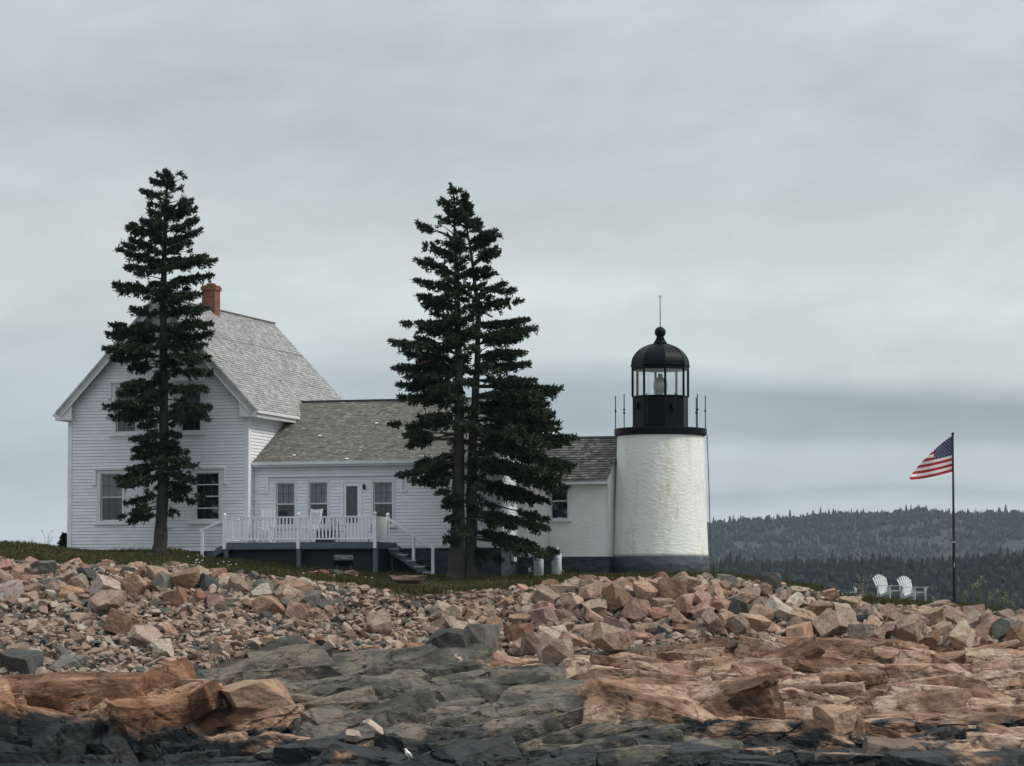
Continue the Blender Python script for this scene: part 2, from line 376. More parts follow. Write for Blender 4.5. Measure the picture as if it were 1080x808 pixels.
M["deck_shade"] = simple("under_deck_shade", (.004, .005, .011), .7, var=.3)  # near-black navy that puts the under-deck shade into the colour
def soft_planes(x, y, sx, sy, ang, seed, k, base, ho, tx, ty, ty0=0.0, tx0=0.0, jit=.95):
    """blend of tilted planes, one per jittered cell; sharp but not vertical steps; also crack distance F2-F1"""
    ca, sa = math.cos(ang), math.sin(ang)
    u = (x * ca + y * sa) / sx; v = (-x * sa + y * ca) / sy
    iu, iv = np.floor(u), np.floor(v); D, H = [], []
    for di in (-1, 0, 1):
        for dj in (-1, 0, 1):
            gu, gv = iu + di, iv + dj
            pu = gu + .5 + jit * (_hash(gu, gv, seed) - .5); pv = gv + .5 + jit * (_hash(gu, gv, seed + 77) - .5)
            du, dv = (u - pu) * sx, (v - pv) * sy; dx, dy = du * ca - dv * sa, du * sa + dv * ca
            h = ho * (_hash(gu, gv, seed + 1) - .5) + dx * (tx0 + tx * (_hash(gu, gv, seed + 2) - .5)) + dy * (ty0 + ty * (_hash(gu, gv, seed + 3) - .5))
            if base is not None: h = h + base(x - dx, np.clip(y - dy, 97, 229))
            D.append(np.hypot(u - pu, v - pv)); H.append(h)
    D = np.array(D); S = np.sort(D, 0); W_ = np.exp(-k * (D - S[0])); W_ /= W_.sum(0)
    return (W_ * np.array(H)).sum(0), S[1] - S[0]
# ------------------------------------------------------------------ the island: one height function
PXC = np.array([-400, -100, 0, 100, 180, 230, 340, 450, 540, 600, 680, 750, 850, 900, 1000, 1080, 1200, 1500.])
def zrow(Y, ys): return np.array([(v[0] if isinstance(v, tuple) else hz(v, Y)) for v in ys])
ROWS = [
 (96.0, zrow(96, [(-1.6,)] * 18)),
 (104.0, zrow(104, [(-1.,), (-.9,), (-.9,), (-.9,), (-.8,), 820, 810, 804, 803, 802, 803, 806, 808, 807, 808, 808, 810, 812])),
 (108.0, zrow(108, [(-.9,), (-.8,), (-.8,), (-.7,), (-.3,), 798, 784, 777, 771, 768, 772, 776, 782, 776, 778, 776, 778, 780])),
 (111.4, zrow(111.4, [(-.5,), (-.4,), (-.4,), (-.2,), 786, 776, 757, 748, 744, 742, 739, 742, 752, 754, 757, 762, 764, 764])),
 (112.6, zrow(112.6, [728, 728, 730, 732, 738, 743, 746, 739, 735, 731, 727, 729, 739, 737, 740, 744, 748, 748])),
 (118.0, zrow(118, [716, 718, 718, 718, 719, 720, 722, 717, 711, 711, 707, 702, 706, 712, 713, 713, 715, 715])),
 (122.0, zrow(122, [690, 692, 692, 692, 693, 697, 700, 698, 699, 700, 694, 685, 688, 694, 697, 699, 700, 700])),
 (127.0, zrow(127, [648, 650, 650, 652, 655, 660, 675, 692, 692, 688, 676, 670, 680, 684, 685, 686, 687, 687])),
 (132.3, zrow(132.3, [588, 590, 592, 596, 598, 604, 613, 628, 623, 615, 614, 611, 624, 639, 645, 655, 662, 665])),
 (137.0, zrow(137, [574, 576, 579, 589, 591, 598, 606, 612, 612, 609, 608, 606, 618, 631, 636, 647, 656, 662])),
 (142.0, zrow(142, [566, 569, 573, 581, 582, 588, 598, 606, 608, 607, 606.5, 606.5, 618, 632, 637, 650, 661, 668])),
]
z142 = ROWS[-1][1]
ROWS += [(150.0, z142 - .25), (160.0, z142 - 1.2), (175.0, z142 * .45 - 1.0), (190.0, z142 * 0 - 1.5), (230., z142 * 0 - 3)]
RY = np.array([r[0] for r in ROWS]); RZ = np.array([r[1] for r in ROWS])
def base_z(x, y):
    px = 540 + F * x / y
    # smooth column weights
    i = np.clip(np.searchsorted(PXC, px) - 1, 0, len(PXC) - 2); t = np.clip((px - PXC[i]) / (PXC[i + 1] - PXC[i]), 0, 1); t = t * t * (3 - 2 * t) * .6 + t * .4
    j = np.clip(np.searchsorted(RY, y) - 1, 0, len(RY) - 2); s = np.clip((y - RY[j]) / (RY[j + 1] - RY[j]), 0, 1)
    a = RZ[j, i] * (1 - t) + RZ[j, i + 1] * t; b = RZ[j + 1, i] * (1 - t) + RZ[j + 1, i + 1] * t
    return a * (1 - s) + b * s
def sstep(a, b, x): t = np.clip((x - a) / (b - a), 0, 1); return t * t * (3 - 2 * t)

DYKE = np.array([(185, 118.3), (300, 124.8), (430, 124.8), (475, 121.8), (560, 121.2), (596, 117.8), (640, 112.6), (690, 109.6), (740, 106.8), (760, 103), (600, 98), (395, 101), (400, 106), (330, 110.3), (255, 114)])
def in_poly(px, py, P):
    r = np.zeros(px.shape, bool); n = len(P)
    for k in range(n):
        (x1, y1), (x2, y2) = P[k], P[(k + 1) % n]
        c = ((y1 > py) != (y2 > py)) & (px < (x2 - x1) * (py - y1) / (y2 - y1 + 1e-9) + x1); r ^= c
    return r
def lith(x, y):
    """0 pink bedrock, 1 dark dyke, 2 loose bank"""
    wx = x + 1.0 * fbm(x * .5, y * .5, 301, 4); wy = y + 1.0 * fbm(x * .5, y * .5, 311, 4)
    px = 540 + F * wx / wy
    d = in_poly(px, wy, DYKE)
    loose = ((px < 480) & (wy > 117.6)) | (wy > 126.2 - 2.2 * sstep(520, 620, px) * (1 - sstep(700, 760, px)) + .9 * sstep(760, 900, px))
    return np.where(d, 1, np.where(loose, 2, 0))

def surf(x, y):
    l = lith(x, y); z0 = base_z(x, y)
    wx = x + .75 * fbm(x * .35, y * .45, 21, 3); wy = y + .45 * fbm(x * .4, y * .6, 31, 3)
    A, c1 = soft_planes(wx, wy, 3.4, 1.7, -.1, 141, 9, base_z, .30, .2, .15, .05)
    det = A - z0 - .48 + .10 * fbm(x * 1.2, y * 1.6, 81, 4) + .10 * fbm(x * .5, y * .9, 91, 3)
    det = np.where(l == 2, .16 * fbm(x * .9, y * 1.1, 95, 4), det)
    return z0 + det * (1 - sstep(127, 132.5, y)), l

GX0, GX1, GS = -22.5, 22.5, .06
GY0, GY1 = 99.0, 133.0
gx = np.arange(GX0, GX1 + 1e-6, GS); gy = np.concatenate([np.arange(GY0, 104, .12), np.arange(104, 125, .05), np.arange(125, 133, .08), [GY1]])
XX, YY = np.meshgrid(gx, gy)
ZZ, LL = surf(XX, YY)
def gz(x, y):
    """ground height"""
    if y < GY1 and GX0 < x < GX1:
        i = int(round((x - GX0) / GS)); j = int(np.searchsorted(gy, y)); return float(ZZ[min(j, len(gy) - 1), min(i, len(gx) - 1)])
    return float(base_z(np.array([x]), np.array([y]))[0])
def gnp(x, y):
    i = np.clip(np.round((x - GX0) / GS).astype(int), 0, len(gx) - 1); j = np.clip(np.searchsorted(gy, y), 0, len(gy) - 1)
    inside = (y < GY1) & (x > GX0) & (x < GX1)
    return np.where(inside, ZZ[j, i], base_z(x, y))

nx, ny = len(gx), len(gy)
VV = np.stack([XX, YY, ZZ], -1).reshape(-1, 3)
idx = np.arange(nx * ny).reshape(ny, nx)
Q = np.stack([idx[:-1, :-1], idx[:-1, 1:], idx[1:, 1:], idx[1:, :-1]], -1).reshape(-1, 4)
fl = LL[:-1, :-1].reshape(-1)
def wetness(X, Y, Z):
    pxg = 540 + F * X / Y
    return sstep(.98, .72, Z - .45 * sstep(350, 100, pxg) + 1.1 * fbm(X * .5, Y * .5 + Z * 1.2, 401, 4) + .5 * fbm(X * 2.6, Y * 2.6 + Z * 4, 407, 4))
# bedrock blocks: jointed slabs that lie along the strike of the rock
def slab_proto(seed):
    rng = random.Random(seed); bm = bmesh.new(); bmesh.ops.create_cube(bm, size=2.0); dims = (1, 1, 1)
    cuts = [(Vector((rng.gauss(0, .12), rng.gauss(0, .12), 1)).normalized(), rng.uniform(.72, .9))]
    for q in range(2): cuts.append((Vector((rng.gauss(0, .35), -1 if q == 0 else rng.choice((-1, 1)), rng.uniform(.05, .55))).normalized(), rng.uniform(.72, 1.0)))
    for q in range(4): a_ = rng.uniform(0, 6.28); cuts.append((Vector((math.cos(a_), math.sin(a_), rng.uniform(-.1, .5))).normalized(), rng.uniform(.72, 1.05)))
    for q in range(2): a_ = rng.uniform(0, 6.28); cuts.append((Vector((math.cos(a_), math.sin(a_), rng.uniform(.8, 1.6))).normalized(), rng.uniform(.80, 1.05)))
    for n_, d in cuts:
        r = bmesh.ops.bisect_plane(bm, geom=bm.verts[:] + bm.edges[:] + bm.faces[:], plane_co=n_ * d, plane_no=n_, clear_outer=True)
        if [x for x in r["geom_cut"] if isinstance(x, bmesh.types.BMEdge)]: bmesh.ops.holes_fill(bm, edges=[x for x in bm.edges if x.is_boundary], sides=0)
    bmesh.ops.remove_doubles(bm, verts=bm.verts, dist=.02); bmesh.ops.bevel(bm, geom=bm.edges[:], offset=.025, segments=1, affect="EDGES", clamp_overlap=True)
    bmesh.ops.triangulate(bm, faces=bm.faces[:])
    for _ in range(5):
        es = [e for e in bm.edges if e.calc_length() > .15]
        if not es: break
        bmesh.ops.subdivide_edges(bm, edges=es, cuts=1); bmesh.ops.triangulate(bm, faces=[f for f in bm.faces if len(f.verts) > 3])
    bm.normal_update(); co = np.array([v.co[:] for v in bm.verts]); no = np.array([v.normal[:] for v in bm.verts]); f = np.array([[v.index for v in p.verts] for p in bm.faces]); bm.free()
    o1 = rng.uniform(0, 90); x, y, z = co.T
    lay = z * 3.2 + .5 * fbm(x * 1.3 + o1, y * 1.3, seed, 3); step = (np.floor(lay) + sstep(.75, 1, lay - np.floor(lay)))      # bedding steps on the sides
    d = .08 * (_hash(np.floor(lay), np.floor(lay) * 0, seed + 4) - .5) * (1 - np.abs(no[:, 2])) + .04 * fbm(x * 1.4 + z + o1, y * 1.4 - z, seed + 1, 2)
    # a joint or two cut into the block
    for q in range(2):
        a_ = rng.uniform(-.9, .9); s = (x * math.cos(a_) + y * math.sin(a_) * .4 + z * rng.uniform(-.5, .5)) + .12 * fbm(x * 2 + o1, z * 2 + y, seed + 7 + q, 3) - rng.uniform(-.5, .5)
        d = d - .09 * np.exp(-(s / .035) ** 2)
    return co + no * d[:, None], f
SLP = [slab_proto(900 + i) for i in range(26)]
slabV = {0: [], 1: []}; slabF = {0: [], 1: []}; slabn = {0: 0, 1: 0}
def slab(k, X, Y, z, dims, rz, tilt, roll, pid=None):
    co, f = SLP[pid if pid is not None else int(RNG.integers(0, len(SLP)))]
    Rm = np.array((Matrix.Rotation(rz, 3, "Z") @ Matrix.Rotation(tilt, 3, "X") @ Matrix.Rotation(roll, 3, "Y")))
    V = (co * np.array(dims) * .5) @ Rm.T + np.array([X, Y, z]); slabV[k].append(V); slabF[k].append(f + slabn[k]); slabn[k] += len(V)
def slab_fill(n, L0, L1, sep, lift):
    pts = []; 
    for i in range(n):
        Y = 104.0 + 22.5 * RNG.uniform() ** 1.0; px = RNG.uniform(-330, 1420); X = (px - 540) / F * Y
        l = int(lith(np.array([X]), np.array([Y]))[0])
        if l == 2: continue
        if px < 330 and Y < 111.0: continue
        if l == 0 and px > 540 and RNG.uniform() < (.75 if L1 <= 1.0 else .35 if L1 < 3 else 0): continue
        L_ = L0 + (L1 - L0) * RNG.uniform() ** 1.6; W_ = L_ * RNG.uniform(.38, .65); H_ = max(.18, L_ * RNG.uniform(.20, .38))
        if any(abs(X - a) < sep * (L_ + b) and abs(Y - c) < sep * .55 * (L_ + b) for a, c, b in pts): continue
        pts.append((X, Y, L_))
        if l == 1: rz = .32 + RNG.normal(0, .22); roll = -.10 + RNG.normal(0, .10); tilt = .11 + RNG.normal(0, .09)
        else: rz = -.14 + RNG.normal(0, .24); roll = .03 + RNG.normal(0, .13); tilt = .10 + RNG.normal(0, .11)
        if l == 0 and 90 < px < 230: roll += -.35
        z = gz(X, Y) + .12 - H_ * .5 + H_ * RNG.uniform(*lift)
        slab(l, X, Y, z, (L_, W_, H_ * 1.25), rz, tilt, roll)
def put_slabs():
    # the undercut cliff on the left: massive blocks standing in the water
    for px, Y, L_, W_, H_, zt, rz, roll in ((-60, 112.6, 3.6, 2.6, 3.2, 1.75, .1, .05), (25, 112.3, 3.2, 2.4, 3.0, 1.95, -.05, .04), (75, 111.7, 2.3, 2.0, 2.6, 1.50, .12, .06), (112, 112.8, 2.4, 2.2, 3.0, 1.85, .2, -.3), (150, 112.4, 1.5, 2.2, 3.0, 1.70, .15, -.62), (178, 112.3, 1.3, 2.0, 2.8, 1.62, .1, -.68), (128, 111.3, 1.2, 1.6, 2.4, .95, .1, -.55), (205, 112.0, 1.6, 1.8, 2.2, 1.25, .0, -.4), (240, 111.0, 2.4, 1.6, 1.6, .95, -.1, .05), (296, 110.0, 2.6, 1.7, 1.5, 1.02, -.12, .04), (345, 108.6, 2.6, 1.5, 1.4, .78, -.2, .10), (270, 108.6, 2.8, 1.6, 1.3, .32, -.1, .06), (200, 109.6, 2.2, 1.6, 1.2, .35, .1, -.2), (385, 106.6, 2.2, 1.3, 1.1, .42, -.25, .12), (20, 110.9, 2.6, 1.2, 1.6, .55, .05, .1), (90, 110.4, 2.2, 1.2, 1.2, .30, .1, -.1)):
        slab(0, (px - 540) / F * Y, Y, zt - H_ * .44, (L_, W_, H_), rz, .05, roll)
    # the broad light slab on the right with the stepped front
    for px, Y, L_, W_, H_, dz, rz, pid in ((985, 112.4, 6.0, 3.4, .62, .10, -.10, 3), (1080, 112.8, 4.6, 3.2, .60, .08, -.14, 8), (905, 113.6, 3.6, 2.2, .7, .10, -.05, 12), (760, 116.0, 5.4, 2.4, 1.1, .12, -.10, 5), (690, 114.0, 4.6, 2.0, .9, .10, -.12, 15), (830, 117.6, 3.6, 1.8, 1.0, .15, .0, 18), (980, 117.4, 4.2, 1.6, .9, .18, .02, 21), (1070, 118.4, 3.6, 1.6, .9, .2, .0, 7), (650, 118.6, 4.0, 1.8, .8, .15, -.2, 10)):
        X = (px - 540) / F * Y; slab(0, X, Y, gz(X, Y) - H_ * .3 + dz, (L_, W_, H_), rz, .10, RNG.normal(.0, .03), pid)
    # the tilted dark outcrop left of the middle
    for px, Y, L_, W_, H_, dz, rz, roll in ((300, 122.8, 3.6, 2.0, 1.3, .30, .22, -.13), (365, 122.6, 4.2, 2.0, 1.4, .42, .25, -.14), (425, 121.6, 2.8, 1.8, 1.4, .45, .3, -.17), (462, 118.6, 3.0, 1.7, 1.6, .45, .3, -.16), (390, 117.2, 4.0, 1.6, 1.3, .36, .34, -.2), (325, 117.6, 3.2, 1.5, 1.2, .3, .3, -.2), (525, 115.4, 4.0, 1.5, 1.1, .34, .3, -.17), (352, 113.6, 3.0, 1.4, 1.2, .34, .3, -.22), (450, 111.8, 4.0, 1.4, 1.0, .3, .35, -.18), (560, 111.0, 4.4, 1.5, 1.0, .3, .3, -.17), (500, 108.2, 3.6, 1.3, .9, .25, .3, -.2), (625, 107.8, 4.0, 1.3, .9, .22, .3, -.14)):
        X = (px - 540) / F * Y; slab(1, X, Y, gz(X, Y) + .12 - H_ * .3 + dz, (L_, W_, H_), rz, .16, roll)
    slab_fill(760, 2.6, 5.4, .22, (.15, .55)); slab_fill(2200, 1.1, 2.6, .27, (.2, .65)); slab_fill(1400, .45, 1.0, .42, (.3, .8))
wet = wetness(XX, YY, ZZ).reshape(-1)
SLABS_AT = None
put_slabs()
for k, nm, mt in ((0, "pink_rock_ledge", "pinkrock"), (1, "dark_rock_ledge", "darkrock"), (2, "stony_bank", "soil")):
    q = Q[fl == k]; used, inv = np.unique(q, return_inverse=True); tri = inv.reshape(-1, 4)
    tri = np.concatenate([tri[:, [0, 1, 2]], tri[:, [0, 2, 3]]]); V = VV[used]; w_ = wet[used]
    if k < 2:
        sv = np.concatenate(slabV[k]); X_, Y_, Z_ = sv.T.copy()
        for ax in range(3): sv[:, ax] += (.06, .06, .045)[ax] * fbm(X_ * 1.5 + Z_ * 1.1 + 40 * ax, Y_ * 1.5 - Z_ * 1.3, 871 + ax, 3) + .045 * fbm(X_ * 6 + Z_ * 5 + 40 * ax, Y_ * 6 - Z_ * 4.5, 881 + ax, 3)
        tri = np.concatenate([tri, np.concatenate(slabF[k]) + len(V)]); w_ = np.concatenate([w_, wetness(sv[:, 0], sv[:, 1], sv[:, 2])]); V = np.concatenate([V, sv])
    o = npmesh(nm, V, tri, mt); tag(o, kind="structure")
    if k < 2:
        a = o.data.attributes.new("wet", "FLOAT", "POINT"); a.data.foreach_set("value", w_.astype(np.float32))
print("slab verts", slabn)
SV = np.concatenate(slabV[0] + slabV[1])
def top_z(x, y, r=.22):
    m = (np.abs(SV[:, 0] - x) < r) & (np.abs(SV[:, 1] - y) < r)
    return max([gz(x, y)] + ([float(SV[m, 2].max())] if m.any() else []))
tag(bpy.data.objects["pink_rock_ledge"], "ledges of weathered pink granite bedrock along the shore", "bedrock")
tag(bpy.data.objects["dark_rock_ledge"], "band of dark grey bedrock running down to the water", "bedrock")
tag(bpy.data.objects["stony_bank"], "stony soil of the bank under the loose stones", "ground")

# shore beyond the dense patch and the turf behind
def grid_obj(name, xs, ys, mat, zf):
    X, Y = np.meshgrid(xs, ys); Z = zf(X, Y); i = np.arange(X.size).reshape(X.shape)
    q = np.stack([i[:-1, :-1], i[:-1, 1:], i[1:, 1:], i[1:, :-1]], -1).reshape(-1, 4)
    return npmesh(name, np.stack([X, Y, Z], -1).reshape(-1, 3), q, mat, smooth=True)
zturf = lambda X, Y: base_z(X, Y) + .10 * fbm(X * .5, Y * .5, 501, 3) * sstep(133, 135, Y)
o = grid_obj("grassy_ground", np.arange(-70, 70.01, .35), np.concatenate([np.arange(133, 152, .3), np.arange(152, 230, 2.0)]), "turf", zturf)
tag(o, "short green and brown turf on the island top", "ground", kind="structure")
for nm, x0, x1 in (("shore_slope", -70, GX0 + 1.5), ("shore_slope", GX1 - 1.5, 70)):
    o = grid_obj(nm, np.arange(x0, x1 + .01, .5), np.arange(97, 133.01, .5), "pinkrock", lambda X, Y: base_z(X, Y) - .75 * sstep(133, 126, Y) + (.5 * fbm(X * .3, Y * .5, 551, 4) + .25 * fbm(X * 1.1, Y * 1.6, 555, 3)) * sstep(133, 128, Y))
    tag(o, "stony shore running on beyond the ledges", "ground", kind="structure")
w = MB().add([(-9000, -400, 0), (9000, -400, 0), (9000, 9000, 0), (-9000, 9000, 0)], [(0, 1, 2, 3)]).build("sea_water", "water"); tag(w, "calm grey sea water round the island", "water", kind="structure")

# ------------------------------------------------------------------ stones
def clip_rock(P, rng, nplane, lo, hi):
    """flatten a ball of points against random planes: an angular stone"""
    P = P.copy()
    for k in range(nplane):
        n = rng.normal(size=3); n /= np.linalg.norm(n); d = rng.uniform(lo, hi)
        s = P @ n - d; P -= np.where(s > 0, s, 0)[:, None] * n
    return P
def ico(sub):
    bm = bmesh.new(); bmesh.ops.create_icosphere(bm, subdivisions=sub, radius=1.0)
    v = np.array([x.co[:] for x in bm.verts]); f = np.array([[q.index for q in p.verts] for p in bm.faces]); bm.free(); return v, f
IV1, IF1 = ico(2)
PROT = [clip_rock(IV1, RNG, 12, .30, .70) * np.array([1.25, RNG.uniform(.7, 1.15), RNG.uniform(.45, .9)]) for _ in range(14)]
YT = ([-200, 0, 60, 100, 200, 262, 330, 400, 450, 500, 545, 600, 640, 750, 790, 830, 850, 890, 920, 955, 975, 1000, 1030, 1080, 1300], [588, 588, 590, 592, 594, 604, 612, 624, 630, 628, 618, 609, 607, 604, 609, 613, 616, 626, 640, 637, 634, 634, 638, 646, 655])
IV3, IF3 = ico(3)
PROT2 = [clip_rock(IV3, RNG, 13, .32, .72) * np.array([1.3, RNG.uniform(.75, 1.15), RNG.uniform(.45, 1.0)]) for _ in range(14)]
def rotmats(n, tilt):
    a = RNG.uniform(0, 2 * np.pi, n); t = RNG.normal(0, tilt, n); b = RNG.uniform(0, 2 * np.pi, n)
    cz, sz = np.cos(a), np.sin(a); ct, st = np.cos(t), np.sin(t); cb, sb = np.cos(b), np.sin(b)
    Z = np.zeros((n, 3, 3)); Z[:, 0, 0] = cz; Z[:, 0, 1] = -sz; Z[:, 1, 0] = sz; Z[:, 1, 1] = cz; Z[:, 2, 2] = 1
    T = np.zeros((n, 3, 3)); T[:, 0, 0] = 1; T[:, 1, 1] = ct; T[:, 1, 2] = -st; T[:, 2, 1] = st; T[:, 2, 2] = ct
    B = np.zeros((n, 3, 3)); B[:, 0, 0] = cb; B[:, 0, 1] = -sb; B[:, 1, 0] = sb; B[:, 1, 1] = cb; B[:, 2, 2] = 1
    return B @ T @ Z
def stones(name, x, y, size, sink, mat, tilt=.35, zoff=None, PROT=PROT, IV1=IV1, IF1=IF1):
    n = len(x); z = gnp(x, y) + size * sink + (0 if zoff is None else zoff); Rm = rotmats(n, tilt); pid = RNG.integers(0, len(PROT), n)
    V = np.empty((n, len(IV1), 3))
    for k in range(len(PROT)):
        m = pid == k
        V[m] = np.einsum("nij,vj->nvi", Rm[m], PROT[k]) * (size[m] * .5)[:, None, None]
    V += np.stack([x, y, z], -1)[:, None, :]
    Fq = (IF1[None] + (np.arange(n) * len(IV1))[:, None, None]).reshape(-1, 3)
    return npmesh(name, V.reshape(-1, 3), Fq, mat)
def scatter(n, px0, px1, y0, y1): 
    y = RNG.uniform(y0, y1, n); px = RNG.uniform(px0, px1, n); return (px - 540) / F * y, y
x, y = scatter(13500, -120, 490, 117.2, 132.0); px = 540 + F * x / y
keep = (lith(x, y) == 2)
s = np.clip(np.exp(RNG.normal(-1.48, .52, len(x))), .07, .6)
x, y, s = x[keep], y[keep], s[keep]
tag(stones("shore_stones", x, y, s, .18, "gravel"), "loose pink and grey stones spread over the bank below the house", "stones", kind="stuff")
x, y = scatter(3000, 470, 1180, 125.2, 132.8); keep = lith(x, y) == 2; x, y = x[keep], y[keep]
s = np.clip(np.exp(RNG.normal(-1.25, .42, len(x))), .12, .6)
tag(stones("bank_rubble", x, y, s, .02, "gravel"), "smaller stones filling the gaps between the bank boulders", "stones", kind="stuff")
xa, ya = scatter(2600, 540, 1130, 126.2, 132.9); xb, yb = scatter(1500, -60, 345, 127.6, 133.0); xc, yc = scatter(420, 340, 560, 126.5, 132.4); xd, yd = scatter(500, -60, 470, 118.5, 128)
x, y = np.concatenate([xa, xb, xc, xd]), np.concatenate([ya, yb, yc, yd]); keep = (lith(x, y) == 2) | (y > 132.5); x, y = x[keep], y[keep]
s = np.clip(np.exp(RNG.normal(-.80, .32, len(x))), .25, .80); px = 540 + F * x / y
yt_ = np.interp(px, *YT); lim = np.array([at(p, q + 1.5, Y).z for p, q, Y in zip(px, yt_, y)]); ok = gnp(x, y) + s * .55 < lim; x, y, s = x[ok], y[ok], s[ok]
tag(stones("bank_stones", x, y, s, .16, "gravel", .5, None, PROT2, IV3, IF3), "jumble of angular stones wedged between the bank boulders", "stones", kind="stuff")
xa, ya = scatter(500, -420, -45, 124, 132.8); xb, yb = scatter(420, 1125, 1500, 126, 132.8); x, y = np.concatenate([xa, xb]), np.concatenate([ya, yb])
s = np.clip(np.exp(RNG.normal(-.35, .3, len(x))), .4, 1.4)
tag(stones("outlying_boulders", x, y, s, .15, "gravel"), "more bank boulders running on along the shore", "stones", kind="stuff")

# boulders: blocks cut from a box by random planes, edges chipped
def boulder_mesh(name, shape, seed):
    rng = random.Random(seed); bm = bmesh.new(); bmesh.ops.create_cube(bm, size=2.0)
    dims = {"blocky": (1, .8, .72), "flat": (1, .75, .36), "wedge-shaped": (1, .72, .66), "jagged": (.9, .78, .85), "long": (1.15, .55, .5)}[shape]
    bmesh.ops.scale(bm, vec=dims, verts=bm.verts)
    ncut = {"blocky": 8, "flat": 8, "wedge-shaped": 8, "jagged": 12, "long": 8}[shape]
    cuts = []
    if shape == "wedge-shaped": cuts.append((Vector((.55 * rng.choice((-1, 1)), -.25, .8)).normalized(), .30))
    for _ in range(ncut):
        n = Vector((rng.gauss(0, 1), rng.gauss(0, 1), rng.gauss(0, .8))).normalized()
        sup = sum(abs(n[i]) * dims[i] for i in range(3)); cuts.append((n, sup * rng.uniform(.50, .80)))
    for n, d in cuts:
        g = bm.verts[:] + bm.edges[:] + bm.faces[:]
        r = bmesh.ops.bisect_plane(bm, geom=g, plane_co=n * d, plane_no=n, clear_outer=True)
        e = [x for x in r["geom_cut"] if isinstance(x, bmesh.types.BMEdge)]
        if e: bmesh.ops.holes_fill(bm, edges=[x for x in bm.edges if x.is_boundary], sides=0)
    bmesh.ops.remove_doubles(bm, verts=bm.verts, dist=.02)
    bmesh.ops.bevel(bm, geom=bm.edges[:], offset=.022, segments=1, affect="EDGES", clamp_overlap=True)
    bmesh.ops.triangulate(bm, faces=bm.faces[:])
    for _ in range(4):
        es = [e for e in bm.edges if e.calc_length() > .19]
        if not es: break
        bmesh.ops.subdivide_edges(bm, edges=es, cuts=1, use_grid_fill=False); bmesh.ops.triangulate(bm, faces=[f for f in bm.faces if len(f.verts) > 3])
    bm.normal_update(); o1 = rng.uniform(0, 90)
    co = np.array([v.co[:] for v in bm.verts]); no = np.array([v.normal[:] for v in bm.verts])
    d = .085 * fbm(co[:, 0] * 1.7 + co[:, 2] * 1.1 + o1, co[:, 1] * 1.7 - co[:, 2] * 1.3, seed, 4) + .03 * fbm(co[:, 0] * 6 + co[:, 2] * 5 + o1, co[:, 1] * 6 - co[:, 2] * 4, seed + 9, 2)
    for v, k in zip(bm.verts, d): v.co += v.normal * float(k)
    w = max(v.co.x for v in bm.verts) - min(v.co.x for v in bm.verts); bmesh.ops.scale(bm, vec=(1 / w,) * 3, verts=bm.verts)
    me = bpy.data.meshes.new(name); bm.to_mesh(me); bm.free(); me.materials.append(M["boulder"]); BCO[me.name] = np.array([v.co[:] for v in me.vertices]); return me
BCO = {}
SHAPES = ["blocky", "flat", "wedge-shaped", "jagged", "long"]
BPROT = {s_: [boulder_mesh("boulder", s_, 100 + 17 * i + 5 * k) for k in range(7)] for i, s_ in enumerate(SHAPES)}
BCOL = {"pink": (0.352, 0.238, 0.181), "salmon": (0.361, 0.230, 0.160), "buff": (0.387, 0.297, 0.231), "pale": (0.484, 0.399, 0.336), "rust-brown": (0.238, 0.140, 0.092), "dull pink": (0.282, 0.200, 0.160), "grey-green": (0.150, 0.149, 0.130), "dark grey": (0.066, 0.068, 0.067), "brown": (0.150, 0.106, 0.080)}
BN = 0
def put_boulder(me, loc, size, rot, col, jitter=.06):
    global BN
    o = bpy.data.objects.new("boulder", me); COL.objects.link(o); o.location = loc; o.rotation_euler = rot
    o.scale = size if hasattr(size, "__len__") else (size, size, size)
    k = 1 + random.uniform(-.16, .14); o.color = tuple(min(1, c * k * (1 + random.uniform(-jitter, jitter))) for c in BCOL[col]) + (1,)
    BN += 1; return o
boulders = []     # (object, shape, colour, width, px, py, section)
taken = []
def free(x, y, r, k):
    return all((x - a) ** 2 + (y - b) ** 2 > (k * (r + c)) ** 2 for a, b, c in taken)
def projpx(P):
    q = P - Vector((0, 0, CZ)); zc = q.y * CP + q.z * SP; yc = -q.y * SP + q.z * CP
    return 540 + F * q.x / zc, 404 - F * yc / zc
# single stones the photograph shows by themselves
def own(shape, k, px, Y, w, hscale, rz, col, label, tilt=(0, 0), dz=0.0, ds=1.0):
    X = (px - 540) / F * Y; z = top_z(X, Y) - (.12 * w if Y < 118 else 0)
    o = put_boulder(BPROT[shape][k], (X, Y, z + dz + .16 * w * hscale), (w, w * ds, w * hscale), (R(tilt[0]), R(tilt[1]), R(rz)), col, .03)
    tag(o, label, "boulder"); taken.append((X, Y, w * .5)); return o
own("blocky", 1, 266, 112.9, 2.3, .62, 20, "salmon", "huge salmon boulder resting on the pink ledge before the dark bedrock", (0, -6), .25)
own("blocky", 3, 208, 115.5, 1.1, .8, 60, "pink", "rough pink boulder beside the huge salmon boulder on the left ledge")
own("blocky", 2, 472, 123.8, 1.7, .9, 10, "dark grey", "big dark grey boulder among pale stones below the double-trunked spruce", (0, 5), -.22)
own("jagged", 1, 500, 124.8, 1.5, .95, 70, "grey-green", "grey-green boulder touching the right side of the big dark grey boulder", dz=-.28)
own("flat", 2, 28, 118.9, 1.6, 1.2, -25, "dark grey", "flat dark grey boulder lying behind the left pink ledge", (10, 8))
own("wedge-shaped", 1, 72, 119.6, 1.3, .9, 30, "grey-green", "grey-green wedge boulder behind the left pink ledge", (0, 6))
own("blocky", 4, 192, 117.8, 1.2, .8, 10, "grey-green", "bluish grey block between the stony bank and the pink ledge")
own("flat", 4, 372, 107.8, .55, 1.0, -30, "pale", "small pale blocky stone on the dark bedrock above the gull", (20, 10), .12)
